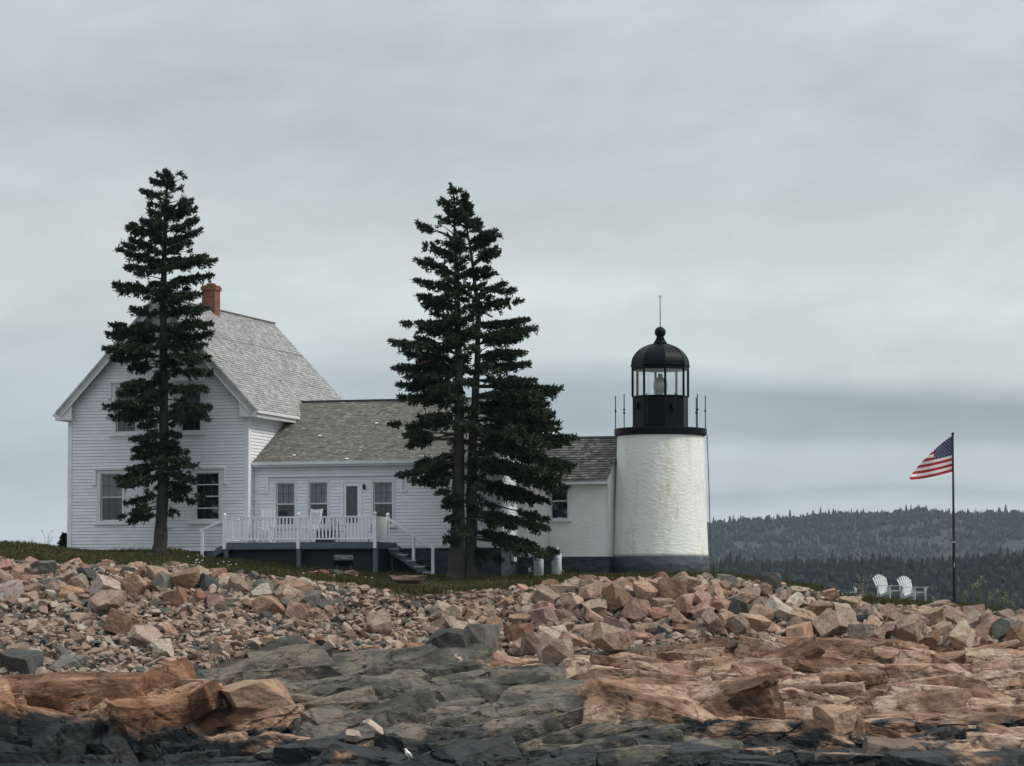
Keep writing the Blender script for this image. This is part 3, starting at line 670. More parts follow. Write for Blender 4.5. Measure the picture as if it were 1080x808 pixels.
own("long", 3, 396, 107.0, .85, .36, -35, "pale", "thin pale sliver of stone leaning on the dark bedrock near the gull", (0, 32), .22)
own("blocky", 5, 940, 106.6, 2.2, .85, 8, "brown", "massive dark brown block standing on the lower right ledges", (0, 3), -.15)
own("jagged", 3, 878, 109.4, 1.7, .65, 40, "salmon", "big salmon boulder on the ledges behind the massive dark brown block", dz=.0)
own("jagged", 5, 588, 122.6, 1.3, .75, 15, "buff", "big buff boulder at the bank foot below the gas tanks", dz=.25)
own("blocky", 6, 645, 124.2, 1.4, .85, 115, "pink", "big tilted pink block at the bank foot below the annex", (25, 0), .25)
own("jagged", 2, 812, 132.0, .8, 1.0, 10, "dark grey", "blackish boulder on the bank top right of the lighthouse", dz=.15)
own("flat", 5, 822, 129.0, 1.15, .9, 30, "pale", "pale whitish flat boulder midway down the bank right of the lighthouse", (35, 20), .3)
own("long", 2, 838, 130.0, .9, .9, 50, "pale", "slim whitish stone standing among pink boulders right of the lighthouse", (10, -40), .3)
own("wedge-shaped", 4, 112, 127.2, 1.2, 1.0, 40, "pink", "big pink wedge boulder alone in the stones below the left windows", dz=.3)
own("wedge-shaped", 2, 155, 123.0, 1.2, .9, -30, "buff", "big buff wedge boulder on the stony bank below the single spruce", dz=.25)
own("blocky", 0, 128, 124.8, 1.05, 1.0, 70, "rust-brown", "rust-brown boulder between the two big wedges on the stony bank", (20, 10), .3)
own("flat", 1, 430, 134.0, 1.5, .6, 5, "brown", "long brown weathered slab in the turf right of the barrel grill", dz=.2)
own("flat", 3, 402, 128.0, .95, 1.3, 12, "buff", "upright buff slab standing in the stones below the deck stairs", (60, 0), .3)

def fill(n, pxr, yr, smax, smin, sec, pal, sep=.42, shp=(3, 4, 2.5, 2.5, 2.5), most=999):
    c = 0
    for i in range(n):
        if c >= most: break
        t = i / n; s_ = smax * (smin / smax) ** (t ** .6) * random.uniform(.85, 1.12)
        Y = random.uniform(*yr); px = random.uniform(*pxr); X = (px - 540) / F * Y
        if Y < 132.5 and lith(np.array([X]), np.array([Y]))[0] != 2: continue
        if not free(X, Y, s_ * .5, sep * 2): continue
        shape = random.choices(SHAPES, shp)[0]; col = random.choices(list(pal), list(pal.values()))[0]
        me = random.choice(BPROT[shape]); rot = (random.gauss(0, .38), random.gauss(0, .38), random.uniform(0, 6.28)); g = gz(X, Y)
        q = BCO[me.name] @ np.array(Matrix(__import__("mathutils").Euler(rot).to_matrix())).T * s_; hi, lo = q[:, 2].max(), q[:, 2].min()
        z = g - lo * random.uniform(.30, .80) - .02
        lim = at(px, float(np.interp(px, *YT)) + random.uniform(-3, 7), Y).z
        z = min(z, lim - hi)
        if z + hi < g + .16 * s_: continue
        o = put_boulder(me, (X, Y, z), s_, rot, col)
        p = projpx(Vector((X, Y, z))); taken.append((X, Y, s_ * .5)); boulders.append((o, shape, col, s_, p[0], p[1], sec, (Y - yr[0]) / (yr[1] - yr[0]))); c += 1
    return c
PALR = {"pink": 5.5, "salmon": 3.5, "buff": 2.4, "dull pink": 4.5, "pale": .6, "rust-brown": 1.4, "grey-green": .45, "dark grey": .35}
PALL = {"pink": 4, "salmon": 2.5, "buff": 2, "dull pink": 4, "pale": 1, "rust-brown": 1.5, "grey-green": 2, "dark grey": 1.6}
c1 = fill(3800, (546, 1112), (126.4, 132.9), 1.22, .45, "bank", PALR, .35, most=172)
c2 = fill(2200, (-40, 330), (128.4, 133.1), 1.1, .40, "bank", PALL, .36, most=82)
c3 = fill(260, (440, 548), (125.6, 132.4), .95, .45, "bank", PALR, .40, most=26)
c4 = fill(120, (-30, 440), (119.0, 128.4), .85, .45, "stones", PALL, .75, most=16)
print("boulders", BN, c1, c2, c3, c4)
ZONES = [(70, "left of the white house"), (150, "below the left house windows"), (205, "below the single spruce"), (260, "below the left deck steps"), (340, "below the white deck railing"), (420, "below the barrel grill"), (470, "below the right deck stairs"), (535, "below the double-trunked spruce"), (600, "below the gas tanks"), (648, "below the white annex"), (750, "below the lighthouse tower"), (850, "right of the lighthouse tower"), (920, "left of the lawn chairs"), (985, "below the lawn chairs"), (1030, "below the flagpole"), (9999, "right of the flagpole")]
ORD = ["leftmost", "second from left", "third from left", "fourth from left", "fifth from left", "sixth from left", "seventh from left"]
byk = {}
for (o, shape, col, s_, px, py, sec, t) in boulders:
    size = "huge" if s_ > 1.1 else "large" if s_ > .85 else "mid-sized" if s_ > .62 else "small"
    row = "in the loose stones" if sec == "stones" else "atop the bank" if t > .68 else "midway down the bank" if t > .3 else "at the bank foot"
    zone = next(z for lim, z in ZONES if px < lim)
    byk.setdefault(f"{size} {shape} {col} boulder {row} {zone}", []).append((px, o))
for k, lst in byk.items():
    lst.sort(key=lambda q: q[0])
    for i, (px, o) in enumerate(lst):
        tag(o, k if len(lst) == 1 else f"{k}, {ORD[min(i, 6)]}" if len(k.split()) < 14 else f"{k}, {ORD[min(i, 6)].split()[0]}", "boulder", "boulders piled along the bank")
# ------------------------------------------------------------------ keeper's house
TH = R(17); HO = at(261, 581, 143.0)
def HW(a, b, z=0.0): return Vector((HO.x + a * math.cos(TH) + b * math.sin(TH), HO.y - a * math.sin(TH) + b * math.cos(TH), HO.z + z))
house = empty("lighthouse_keepers_house", HO, -TH, "white clapboard house with steep shingled gable, long low wing and small brick annex", "house")

def clapboards(P, poly, openings, z0, z1, exp=.138):
    """lapped boards; P(s, off, z) -> local point; poly convex outline in (s, z)"""
    m = MB()
    def span(z):
        xs = []
        for i in range(len(poly)):
            (sa, za), (sb, zb) = poly[i], poly[(i + 1) % len(poly)]
            if abs(za - zb) < 1e-9:
                if abs(za - z) < 1e-6: xs += [sa, sb]
            elif min(za, zb) - 1e-6 <= z <= max(za, zb) + 1e-6: xs.append(sa + (sb - sa) * (z - za) / (zb - za))
        return (min(xs), max(xs)) if xs else None
    n = int(math.ceil((z1 - z0) / exp))
    for k in range(n):
        za, zb = z0 + k * exp, min(z0 + (k + 1) * exp - .017, z1 - 1e-4)
        cuts = sorted({za, zb} | {z for o in openings for z in (o[2], o[3]) if za < z < zb})
        wob = random.uniform(-.002, .002)
        for ca, cb in zip(cuts, cuts[1:]):
            A, B = span(ca + 1e-6), span(cb - 1e-6)
            if not A or not B: continue
            oa = .034 + wob - .024 * (ca - za) / exp; ob = .034 + wob - .024 * (cb - za) / exp
            segs = [(A[0], A[1], B[0], B[1])]
            for o in openings:
                if o[2] < (ca + cb) / 2 < o[3]:
                    ns = []
                    for (a0, a1, b0, b1) in segs:
                        if o[1] <= min(a0, b0) or o[0] >= max(a1, b1): ns.append((a0, a1, b0, b1)); continue
                        if o[0] > max(a0, b0): ns.append((a0, o[0], b0, o[0]))
                        if o[1] < min(a1, b1): ns.append((o[1], a1, o[1], b1))
                    segs = ns
            for (a0, a1, b0, b1) in segs:
                v = [P(a0, oa, ca), P(a1, oa, ca), P(b1, ob, cb), P(b0, ob, cb), P(a0, -.02, ca), P(a1, -.02, ca), P(b1, -.02, cb), P(b0, -.02, cb)]
                m.add(v, [(0, 1, 2, 3), (4, 5, 1, 0), (3, 2, 6, 7)])
                if cb == zb: m.add([P(b0, -.019, cb - .001), P(b1, -.019, cb - .001), P(b1, -.019, cb + .019), P(b0, -.019, cb + .019)], [(0, 1, 2, 3)])
    return m
def shingles(o, e, s, n, lx, ls, exp, wid, clip=None, seed=1, lift=.022):
    """individual shingles on one roof plane"""
    rng = random.Random(seed); m = MB(); o, e, s, n = Vector(o), Vector(e).normalized(), Vector(s).normalized(), Vector(n).normalized()
    rows = int(ls / exp)
    for r in range(rows):
        y0 = r * exp; y1 = min(y0 + exp * 1.12, ls); x = -rng.uniform(0, wid); sag = rng.uniform(-.004, .004)
        while x < lx:
            w = wid * rng.uniform(.6, 1.35); xa, xb = max(x, 0), min(x + w - .006, lx); x += w
            if xb - xa < .03: continue
            d = rng.uniform(-.012, .012) + sag; h = lift + rng.uniform(-.006, .010)
            p = lambda xx, yy, hh: o + e * xx + s * yy + n * hh
            v = [p(xa, y0 + d, h), p(xb, y0 + d, h), p(xb, y1, .004), p(xa, y1, .004), p(xa, y0 + d, 0), p(xb, y0 + d, 0)]
            m.add(v, [(0, 1, 2, 3), (4, 5, 1, 0), (4, 0, 3), (5, 2, 1)])
    return m

def window(parent, P, s0, s1, z0, z1, case=.16, hood=True, lites="double", curtain="both", mat="trim"):
    """casing outline s0..s1, z0..z1; glass inset by the casing width"""
    def bx(m, a, b, o0, o1, c, d, mi=0):
        v = [P(s, o, z) for z in (c, d) for o in (o0, o1) for s in (a, b)]
        m.add(v, [(0, 2, 3, 1), (4, 5, 7, 6), (0, 1, 5, 4), (2, 6, 7, 3), (0, 4, 6, 2), (1, 3, 7, 5)], mi)
    g0, g1, h0, h1 = s0 + case, s1 - case, z0 + case * .7, z1 - case * .8
    m = MB(); bx(m, s0, g0, -.12, .045, z0, z1); bx(m, g1, s1, -.12, .045, z0, z1); bx(m, g0, g1, -.12, .043, h1, z1); bx(m, g0, g1, -.12, .043, z0, h0)
    w = m.build("window", mat, parent)
    s = MB(); bx(s, s0 - .10, s1 + .10, -.02, .10, z0 - .07, z0 - .002); s.build("sill", mat, w)
    if hood:
        h = MB(); bx(h, s0 - .10, s1 + .10, .0, .11, z1 + .03, z1 + .12); bx(h, s0 - .09, s0 - .025, .0, .075, z1 - .55, z1 + .028); bx(h, s1 + .025, s1 + .09, .0, .075, z1 - .55, z1 + .028)
        bx(h, s0 - .22, s0 - .03, .0, .085, z1 - .63, z1 - .553); bx(h, s1 + .03, s1 + .22, .0, .085, z1 - .63, z1 - .553); h.build("hood_moulding", mat, w)
    sm = MB(); f = .045; zm = (h0 + h1) / 2
    for (c, d, off) in ((zm - .02, h1, -.045), (h0, zm + .02, -.08)):
        bx(sm, g0, g0 + f, off - .03, off, c, d); bx(sm, g1 - f, g1, off - .03, off, c, d); bx(sm, g0 + f, g1 - f, off - .031, off - .001, d - f, d); bx(sm, g0 + f, g1 - f, off - .031, off - .001, c, c + f)
    if lites == "bars":
        for zz in ((h1 + zm) / 2, (h0 + zm) / 2): bx(sm, g0 + f, g1 - f, -.085, -.02, zz - .022, zz + .022)
    sm.build("sash", mat, w)
    mu = MB(); q = (g1 - g0 - 2 * f) / 3
    for k in (1, 2):
        for (c, d, off) in ((zm + .025, h1 - f, -.062), (h0 + f, zm - .025, -.097)): bx(mu, g0 + f + q * k - .011, g0 + f + q * k + .011, off, off + .012, c, d)
    for (zz, off) in (((zm + h1) / 2, -.0625), ((zm + h0) / 2, -.0975)): bx(mu, g0 + f, g1 - f, off, off + .012, zz - .011, zz + .011)
    mu.build("muntin", "iron", w)
    for (c, d, off) in ((zm + .025, h1 - f, -.066), (h0 + f, zm - .025, -.101)):
        MB().add([P(g0 + f, off, c), P(g1 - f, off, c), P(g1 - f, off, d), P(g0 + f, off, d)], [(0, 1, 2, 3)]).build("pane", "glass", w)
    def cur(c, d, x0, x1, mt):
        n = 28; V = []; 
        for i in range(n + 1):
            t = i / n; sx = x0 + (x1 - x0) * t; o = -.17 + .02 * math.sin(t * 31) + .01 * math.sin(t * 57 + 1)
            V += [P(sx, o, c), P(sx, o, d)]
        MB().add(V, [(2 * i, 2 * i + 2, 2 * i + 3, 2 * i + 1) for i in range(n)]).build("curtain", mt, w)
    if curtain in ("both", "upper"): cur(zm + .02, h1 + .02, g0 - .02, g1 + .02, "curtain")
    if curtain in ("both",): cur(h0 - .02, zm + .0, g0 - .02, g1 + .02, "curtain_dark")
    if curtain == "dark": cur(h0 - .02, h1 + .02, g0 - .02, g1 + .02, "curtain_dark")
    return w

# -- main block: a in [-8.16, 0], b in [0, 13.2]
W0, W1, DB = -8.16, 0.0, 13.2; AM = (W0 + W1) / 2
OV, OG = .5, .36; ZT, ZA = 5.93, 10.80; SL = (ZA - ZT) / (W1 + OV - AM)
PF = lambda s, o, z: (s, -o, z)                     # wall facing the camera
zw = ZT + SL * OV - .26                              # wall top at the side walls
gable = [(W0, 0.06), (W1, 0.06), (W1, zw), (AM, zw + SL * (W1 - AM)), (W0, zw)]
ow = [(-6.17, -4.94, 4.95, 7.12), (-3.22, -1.99, 4.95, 7.12), (-6.85, -5.53, 1.2, 3.44), (-2.52, -1.13, 1.2, 3.42)]
tag(clapboards(PF, gable, ow, .06, zw + SL * (W1 - AM)).build("wall", "paint", house), "gable wall of lapped white boards")
PS = lambda s, o, z: (W1 + o, s, z)                  # wall facing right
clapboards(PS, [(0, .06), (DB, .06), (DB, zw), (0, zw)], [], .06, zw).build("wall", "paint", house)
m = MB(); m.add([(W0, 0, .06), (W0, DB, .06), (W0, DB, zw), (W0, 0, zw)], [(0, 1, 2, 3)])
m.add([(W0, DB, .06), (W1, DB, .06), (W1, DB, zw), (AM, DB, zw + SL * (W1 - AM)), (W0, DB, zw)], [(0, 1, 2, 3, 4)]); m.build("wall", "paint", house)
MB().box(W0 + .03, W1 - .03, .035, DB, -1.4, .055).build("foundation", "navystone", house)
m = MB()
for (a, b) in ((W0, W0 + .15), (W1 - .15, W1 + .045)): m.box(a - (.045 if a == W0 else 0), b, -.052, 0.10, .06, zw - .05)
m.box(W1 + .002, W1 + .05, .102, .22, .06, zw - .02); m.box(W0 - .045, W1 + .045, -.05, .0, .0, .058)
m.build("corner_board", "paint", house)
for w_, cu in zip(ow, ("both", "both", "both", "dark")):
    window(house, PF, *w_, hood=True, lites="bars" if w_[0] == -2.52 else "double", curtain=cu)
# interior floor keeps the rooms dark
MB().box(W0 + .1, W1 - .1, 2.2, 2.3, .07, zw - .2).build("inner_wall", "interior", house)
# roof slab, shingles, trim
sn = math.hypot(1, SL); B0, B1 = -OG, DB + .3
m = MB()
for sgn in (1, -1):
    tip = (AM + sgn * (W1 + OV - AM)); th = .15
    m.add([(AM, B0, ZA), (tip, B0, ZT), (tip, B0, ZT - th), (AM, B0, ZA - th), (AM, B1, ZA), (tip, B1, ZT), (tip, B1, ZT - th), (AM, B1, ZA - th)],
          [(0, 1, 2, 3), (4, 7, 6, 5), (0, 4, 5, 1), (1, 5, 6, 2), (2, 6, 7, 3)])
roof = m.build("roof", "trim_old", house)
for sgn in (1, -1):
    tip = AM + sgn * (W1 + OV - AM); e = (0, 1, 0); s = Vector((-sgn * 1, 0, SL)).normalized(); n = Vector((sgn * SL, 0, 1)).normalized()
    shingles((tip + .02 * sgn, B0 - .02, ZT - .02), e, s, n, B1 - B0 + .04, sn * (W1 + OV - AM) + .02, .145, .17, seed=3 + sgn).build("roof_shingles", "shingle_main", roof)
m = MB(); m.beam((AM, B0 - .02, ZA + .045), (AM, B1 + .02, ZA + .045), .13, .03); m.beam((AM + .07, B0 - .02, ZA - .01), (AM + .07, B1 + .02, ZA - .01), .02, .14, (1, 0, 1)); m.build("ridge_cap", "shingle_main", roof)
m = MB()
for k, a in ((.345, .0), (.68, 0)):   # two darker courses where newer shingles start
    q = sn * (W1 + OV - AM) * k; d = Vector((-1, 0, SL)).normalized(); c = Vector((W1 + OV, 0, ZT)) + d * q + Vector((SL, 0, 1)).normalized() * .022
    m.beam(c + Vector((0, B0, 0)), c + Vector((0, B1, 0)), .012, .010)
m.build("snow_wire", "iron", roof)
m = MB()
for sgn in (1, -1):
    tip = AM + sgn * (W1 + OV - AM)
    up = Vector((sgn * SL, 0, 1)).normalized()
    def rk(off, b, w, h, dx=0.0, top=0.0): m.beam(Vector((tip + sgn * dx, b, ZT)) + up * off, Vector((AM, b, ZA)) + up * off, w, h, up)
    rk(-.16, B0 - .021, .04, .30); rk(-.04, B0 - .055, .03, .085)
rk_o = m.build("rake_board", "trim_old", roof)
m = MB()
for sgn in (1, -1):
    tip = AM + sgn * (W1 + OV - AM); up = Vector((sgn * SL, 0, 1)).normalized()
    m.beam(Vector((tip - sgn * .02, B0 - .047, ZT)) + up * -.30, Vector((AM, B0 - .047, ZA)) + up * -.30, .03, .055, up)
    m.beam(Vector((AM + sgn * (W1 - AM + .02), -.05, zw + .05)), Vector((AM, -.05, zw + .05 + SL * (W1 - AM))), .05, .24, up)
m.build("rake_moulding", "trim", roof)
m = MB()
for sgn, b1 in ((1, 4.9), (-1, DB)):
    tip = AM + sgn * (W1 + OV - AM); wl = AM + sgn * (W1 - AM)
    x0, x1 = sorted((wl, tip - sgn * .03)); m.box(x0, x1, B0 + .0, b1, ZT - .33, ZT - .29)                 # soffit
    x0, x1 = sorted((tip - sgn * .03, tip + sgn * .012)); m.box(x0, x1, B0 - .0, b1, ZT - .33, ZT - .06)   # fascia
    x0, x1 = sorted((tip + sgn * .014, tip + sgn * .11)); m.box(x0, x1, B0 - .03, b1 - .35, ZT - .17, ZT - .05)  # gutter
    pe = [(tip + sgn * .012, ZT - .33), (tip + sgn * .012, ZT - .05), (wl - sgn * .25, ZT - .05 + SL * (OV + .2)), (wl - sgn * .25, ZT - .33)]
    m.add([(a, y, z) for y in (B0 - .012, B0 + .05) for a, z in pe], [(0, 1, 2, 3), (4, 7, 6, 5), (0, 3, 7, 4), (0, 4, 5, 1), (2, 6, 7, 3)])
m.build("eave_box", "trim", roof)
def chimney(name, a, b, z0, z1, w, parent):
    m = MB(); m.box(a - w / 2, a + w / 2, b - w / 2, b + w / 2, z0, z1 - .22)
    m.box(a - w / 2 - .05, a + w / 2 + .05, b - w / 2 - .05, b + w / 2 + .05, z1 - .218, z1 - .06); m.box(a - w / 2 - .01, a + w / 2 + .01, b - w / 2 - .01, b + w / 2 + .01, z1 - .058, z1)
    m.box(a - .16, a + .16, b - .16, b + .16, z1 + .002, z1 + .10)
    c = m.build("chimney", "brick", parent)
    MB().box(a - w / 2 - .06, a + w / 2 + .06, b - w / 2 - .06, b + w / 2 + .06, z0 + .28, z0 + .42) 
    return c
chimney("chimney", AM, 5.85, 10.1, 11.82, .62, roof)

# -- wing: a in [0, 10.9], front b = .75
FB, RB, WR = .75, 6.36, 10.9; ZE, ZR = 3.72, 6.62; EB = .40; WS = (ZR - ZE) / (RB - EB)
PW = lambda s, o, z: (s, FB - o, z)
zwt = ZE + WS * (FB - EB) - .10
wo = [(.88, 1.93, 1.0, 2.95), (2.34, 3.39, 1.0, 2.95), (3.90, 4.82, .30, 2.93), (5.21, 6.26, 1.0, 2.93)]
tag(clapboards(PW, [(0.02, .2), (WR, .2), (WR, zwt), (0.02, zwt)], wo, .2, zwt).build("wall", "paint", house), "low front wall of the wing")
PE = lambda s, o, z: (WR + o, s, z)
clapboards(PE, [(FB, .2), (2 * RB - FB, .2), (2 * RB - FB, zwt), (RB, ZR - .12), (FB, zwt)], [], .2, ZR - .12).build("wall", "paint", house)
MB().add([(0, 2 * RB - FB, -1), (WR, 2 * RB - FB, -1), (WR, 2 * RB - FB, zwt), (0, 2 * RB - FB, zwt)], [(0, 1, 2, 3)]).build("wall", "paint", house)
MB().box(.02, WR - .02, FB + .03, 2 * RB - FB, -1.9, .10).build("foundation", "navystone", house)
m = MB(); m.box(.10, WR + .04, FB - .055, FB + .0, .08, .198); m.box(WR + .002, WR + .05, FB, 3.22, .08, .198); m.build("water_table", "trim", house)
m = MB(); m.box(WR - .42, WR + .05, FB - .05, FB + .14, .20, zwt - .22); m.box(.02, WR + .05, FB - .045, FB - .0, zwt - .22, zwt + .0); m.box(.05, .16, FB - .05, FB, .2, zwt - .225); m.build("corner_board", "paint", house)
for i in (0, 1, 3): window(house, PW, *wo[i], case=.11, hood=False, curtain="upper")
m = MB(); m.box(.58, 6.62, FB - .13, FB - .03, 3.10, 3.18)
for a in (.58, 6.54): m.box(a, a + .08, FB - .10, FB - .03, 2.50, 3.098)
m.box(.42, .66, FB - .11, FB - .03, 2.42, 2.498); m.box(6.54, 6.78, FB - .11, FB - .03, 2.42, 2.498); m.build("hood_moulding", "paint", house)
# door
dr = MB(); s0, s1, z0, z1 = 3.90, 4.82, .30, 2.93
for a, b in ((s0, s0 + .10), (s1 - .10, s1)): dr.box(a, b, FB - .045, FB + .12, z0, z1)
dr.box(s0 + .10, s1 - .10, FB - .043, FB + .12, z1 - .10, z1)
dfr = dr.build("door_frame", "paint", house)
dm = MB(); a0, a1 = s0 + .11, s1 - .11
dm.box(a0, a0 + .10, FB - .02, FB + .03, z0, z1 - .11); dm.box(a1 - .10, a1, FB - .02, FB + .03, z0, z1 - .11); dm.box(a0 + .1, a1 - .1, FB - .019, FB + .029, z1 - .24, z1 - .11)
dm.box(a0 + .1, a1 - .1, FB - .019, FB + .029, z0, .5); dm.box(a0 + .1, a1 - .1, FB - .005, FB + .025, .5, 1.05); dm.box(a0 + .1, a1 - .1, FB - .021, FB + .031, 1.05, 1.16)
d = dm.build("door", "paint", house); tag(d, "white storm door with tall dark glass")
MB().add([(a0 + .1, FB + .01, 1.16), (a1 - .1, FB + .01, 1.16), (a1 - .1, FB + .01, z1 - .24), (a0 + .1, FB + .01, z1 - .24)], [(0, 1, 2, 3)]).build("pane", "glass", d)
MB().beam((a0 + .12, FB + .5, 2.35), (a1 - .1, FB + .5, 1.25), .07, .09).build("inner_brace", "iron", d)
MB().tube([(a1 - .05, FB - .03, 1.22), (a1 - .05, FB - .08, 1.22), (a1 - .05, FB - .08, 1.36)], .014, 6).build("handle", "black", d)
MB().lathe([(.035, 0), (.055, .03), (.05, .17), (.02, .22)], 10, (4.93, FB - .10, 2.55)).box(4.91, 4.95, FB - .1, FB - .03, 2.70, 2.73).build("porch_light", "black", house)
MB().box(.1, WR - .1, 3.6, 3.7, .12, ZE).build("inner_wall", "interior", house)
# wing roof
m = MB()
for sgn in (-1, 1):
    eb = RB + sgn * (RB - EB); th = .13
    m.add([(.02, RB, ZR), (.02, eb, ZE), (.02, eb, ZE - th), (.02, RB, ZR - th), (WR + .07, RB, ZR), (WR + .07, eb, ZE), (WR + .07, eb, ZE - th), (WR + .07, RB, ZR - th)], [(0, 3, 2, 1), (4, 5, 6, 7), (0, 1, 5, 4), (1, 2, 6, 5), (2, 3, 7, 6)])
wroof = tag(m.build("roof", "trim_old", house), "low brown-grey shingled roof of the wing")
for sgn in (-1, 1):
    eb = RB + sgn * (RB - EB); s = Vector((0, -sgn, WS)).normalized(); n = Vector((0, sgn * WS, 1)).normalized()
    shingles((.03, eb + sgn * .02, ZE - .01), (1, 0, 0), s, n, WR + .06, math.hypot(1, WS) * (RB - EB) + .02, .135, .16, seed=11 + sgn).build("roof_shingles", "shingle_wing", wroof)
m = MB(); m.box(.0, WR + .09, RB - .10, RB + .10, ZR + .0, ZR + .07); m.build("ridge_cap", "iron", wroof)
m = MB(); m.box(.04, WR + .07, EB + .0, EB + .04, ZE - .20, ZE - .005); m.box(.04, WR + .07, EB - .09, EB - .002, ZE - .12, ZE - .0); m.box(.04, WR + .07, EB + .04, FB - .05, ZE - .20, ZE - .17); m.build("eave_box", "trim", wroof)
m = MB()
for sgn in (-1, 1): m.beam((WR + .09, RB + sgn * (RB - EB), ZE - .07), (WR + .09, RB, ZR - .07), .035, .17)
m.build("rake_board", "trim", wroof)
chimney("chimney", 5.93, RB, ZR - .3, 8.52, .52, wroof)
for (a, k) in ((2.15, .42), (4.3, .62), (6.0, .58), (1.7, .1), (4.2, .03)):   # lichen-white patched shingles
    p = Vector((a, EB, ZE)) + Vector((0, 1, WS)).normalized() * (k * 6.5) + Vector((0, -WS, 1)).normalized() * .034
    MB().obox(p, (.07, 0, 0), Vector((0, 1, WS)).normalized() * .05, Vector((0, -WS, 1)).normalized() * .008).build("patched_shingle", "trim", wroof)

# -- brick annex
AF, AR_, AB = 3.25, 14.74, 7.95; ARB = 5.6; AZE, AZR = 2.96, 4.80; AS = (AZR - AZE) / (ARB - 2.93)
m = MB(); z0, zt = -.26, AZE + AS * (AF - 2.93) - .08; wn = (12.18, 13.10, 1.26, 2.88)
x0, x1 = WR, AR_
for (a, b, c, d_) in ((x0, wn[0], z0, zt), (wn[1], x1, z0, zt), (wn[0], wn[1], z0, wn[2]), (wn[0], wn[1], wn[3], zt)): m.add([(a, AF, c), (b, AF, c), (b, AF, d_), (a, AF, d_)], [(0, 1, 2, 3)])
m.add([(x1, AF, z0), (x1, AB, z0), (x1, AB, zt), (x1, ARB, AZR - .08), (x1, AF, zt)], [(0, 1, 2, 3, 4)]); m.add([(x0, AB, z0), (x1, AB, z0), (x1, AB, zt), (x0, AB, zt)], [(0, 1, 2, 3)])
tag(m.build("wall", "whitebrick", house), "white painted brick wall of the annex")
MB().box(WR - .1, AR_ + .05, AF - .05, AB + .05, -1.9, z0).build("foundation", "navystone", house)
PA = lambda s, o, z: (s, AF - o, z)
aw = window(house, PA, *wn, case=.085, hood=False, curtain="none")
MB().lathe([(.16, 0), (.20, .25), (.12, .42), (.17, .6), (.05, .75)], 12, (12.62, AF + .35, 1.30)).build("vase", "bluebox", aw)
MB().tube([(12.25, AF - .04, 1.2), (12.25, AF - .04, -.3)], .028, 8).build("conduit_pipe", "trim", house)
MB().box(AR_ - .06, AR_ + .015, AF - .02, AF + .05, z0, zt - .0).build("corner_edge", "trim", house)
m = MB()
for sgn in (-1, 1):
    eb = ARB + sgn * (ARB - 2.93); th = .12
    m.add([(WR + .1, ARB, AZR), (WR + .1, eb, AZE), (WR + .1, eb, AZE - th), (WR + .1, ARB, AZR - th), (AR_ + .06, ARB, AZR), (AR_ + .06, eb, AZE), (AR_ + .06, eb, AZE - th), (AR_ + .06, ARB, AZR - th)], [(0, 3, 2, 1), (4, 5, 6, 7), (0, 1, 5, 4), (1, 2, 6, 5), (2, 3, 7, 6)])
aroof = tag(m.build("roof", "trim", house), "small dark weathered shingle roof of the annex")
for sgn in (-1, 1):
    eb = ARB + sgn * (ARB - 2.93); s = Vector((0, -sgn, AS)).normalized(); n = Vector((0, sgn * AS, 1)).normalized()
    shingles((WR + .1, eb + sgn * .03, AZE - .01), (1, 0, 0), s, n, AR_ - WR, math.hypot(1, AS) * (ARB - 2.93) + .03, .19, .22, seed=21 + sgn, lift=.03).build("roof_shingles", "shingle_annex", aroof)
MB().box(WR + .1, AR_ + .08, ARB - .09, ARB + .09, AZR + .0, AZR + .075).build("ridge_cap", "shingle_annex", aroof)
m = MB(); m.box(WR + .1, AR_ + .05, 2.93, 2.97, AZE - .22, AZE - .01); m.box(WR + .1, AR_ + .05, 2.97, AF - .0, AZE - .22, AZE - .19); m.build("eave_board", "trim", aroof)
MB().tube([HW(0, 0)*0 + Vector((11.2, ARB, AZR)), Vector((11.2, ARB, 6.25))], .022, 6).build("vent_pipe", "iron", aroof)
# electric meter on the wing's end wall
mb = MB(); mb.box(WR + .02, WR + .14, 2.06, 2.44, -.46, .06); me_ = mb.build("meter_box", "trim", house)
MB().lathe([(.09, 0), (.09, .08), (.06, .11)], 16).build("meter_dial", "iron", me_)
md = [o for o in bpy.data.objects if o.name == "meter_dial"][0]; md.rotation_euler = (0, R(90), 0); md.location = (WR + .14, 2.25, -.18)
MB().box(WR + .02, WR + .07, 1.5, 2.9, .16, .20).build("end_ledge", "trim", house)

# ------------------------------------------------------------------ deck with railings and steps
deck = empty("wooden_deck", HW(0, 0, 0), -TH, "raised slate-grey deck with white railing before the low wing", "deck")
DA0, DA1, DF, DZ = -.39, 6.34, -1.7, .30
m = MB(); k = DF
while k < .70:
    e0 = DA0 if k < -.2 else .08; m.box(e0, DA1, k, min(k + .135, .70), DZ - .04, DZ); k += .14
m.build("floor_boards", "deckgrey", deck)
m = MB(); m.box(DA0, DA1, DF - .04, DF - .002, .02, .275); m.box(DA0 - .04, DA0 - .001, DF - .04, -.06, .02, .275); m.box(DA1 + .001, DA1 + .04, DF - .04, .69, .02, .275)
for b in (-1.2, -.6, 0): m.box(max(DA0, .1 if b > -.1 else DA0), DA1, b, b + .05, .02, .255)
m.build("fascia_board", "deckgrey", deck)
for a in (-.28, 2.93, 6.26):
    P_ = HW(a, -1.66); MB().box(a - .09, a + .09, -1.735, -1.56, gz(P_.x, P_.y) - HO.z - .3, .018).build("support_post", "deckgrey", deck)
for a in (.1 + .2, 6.26):
    P_ = HW(a, .4); MB().box(a - .07, a + .07, .33, .47, -1.5, .018).build("support_post", "deckgrey", deck)
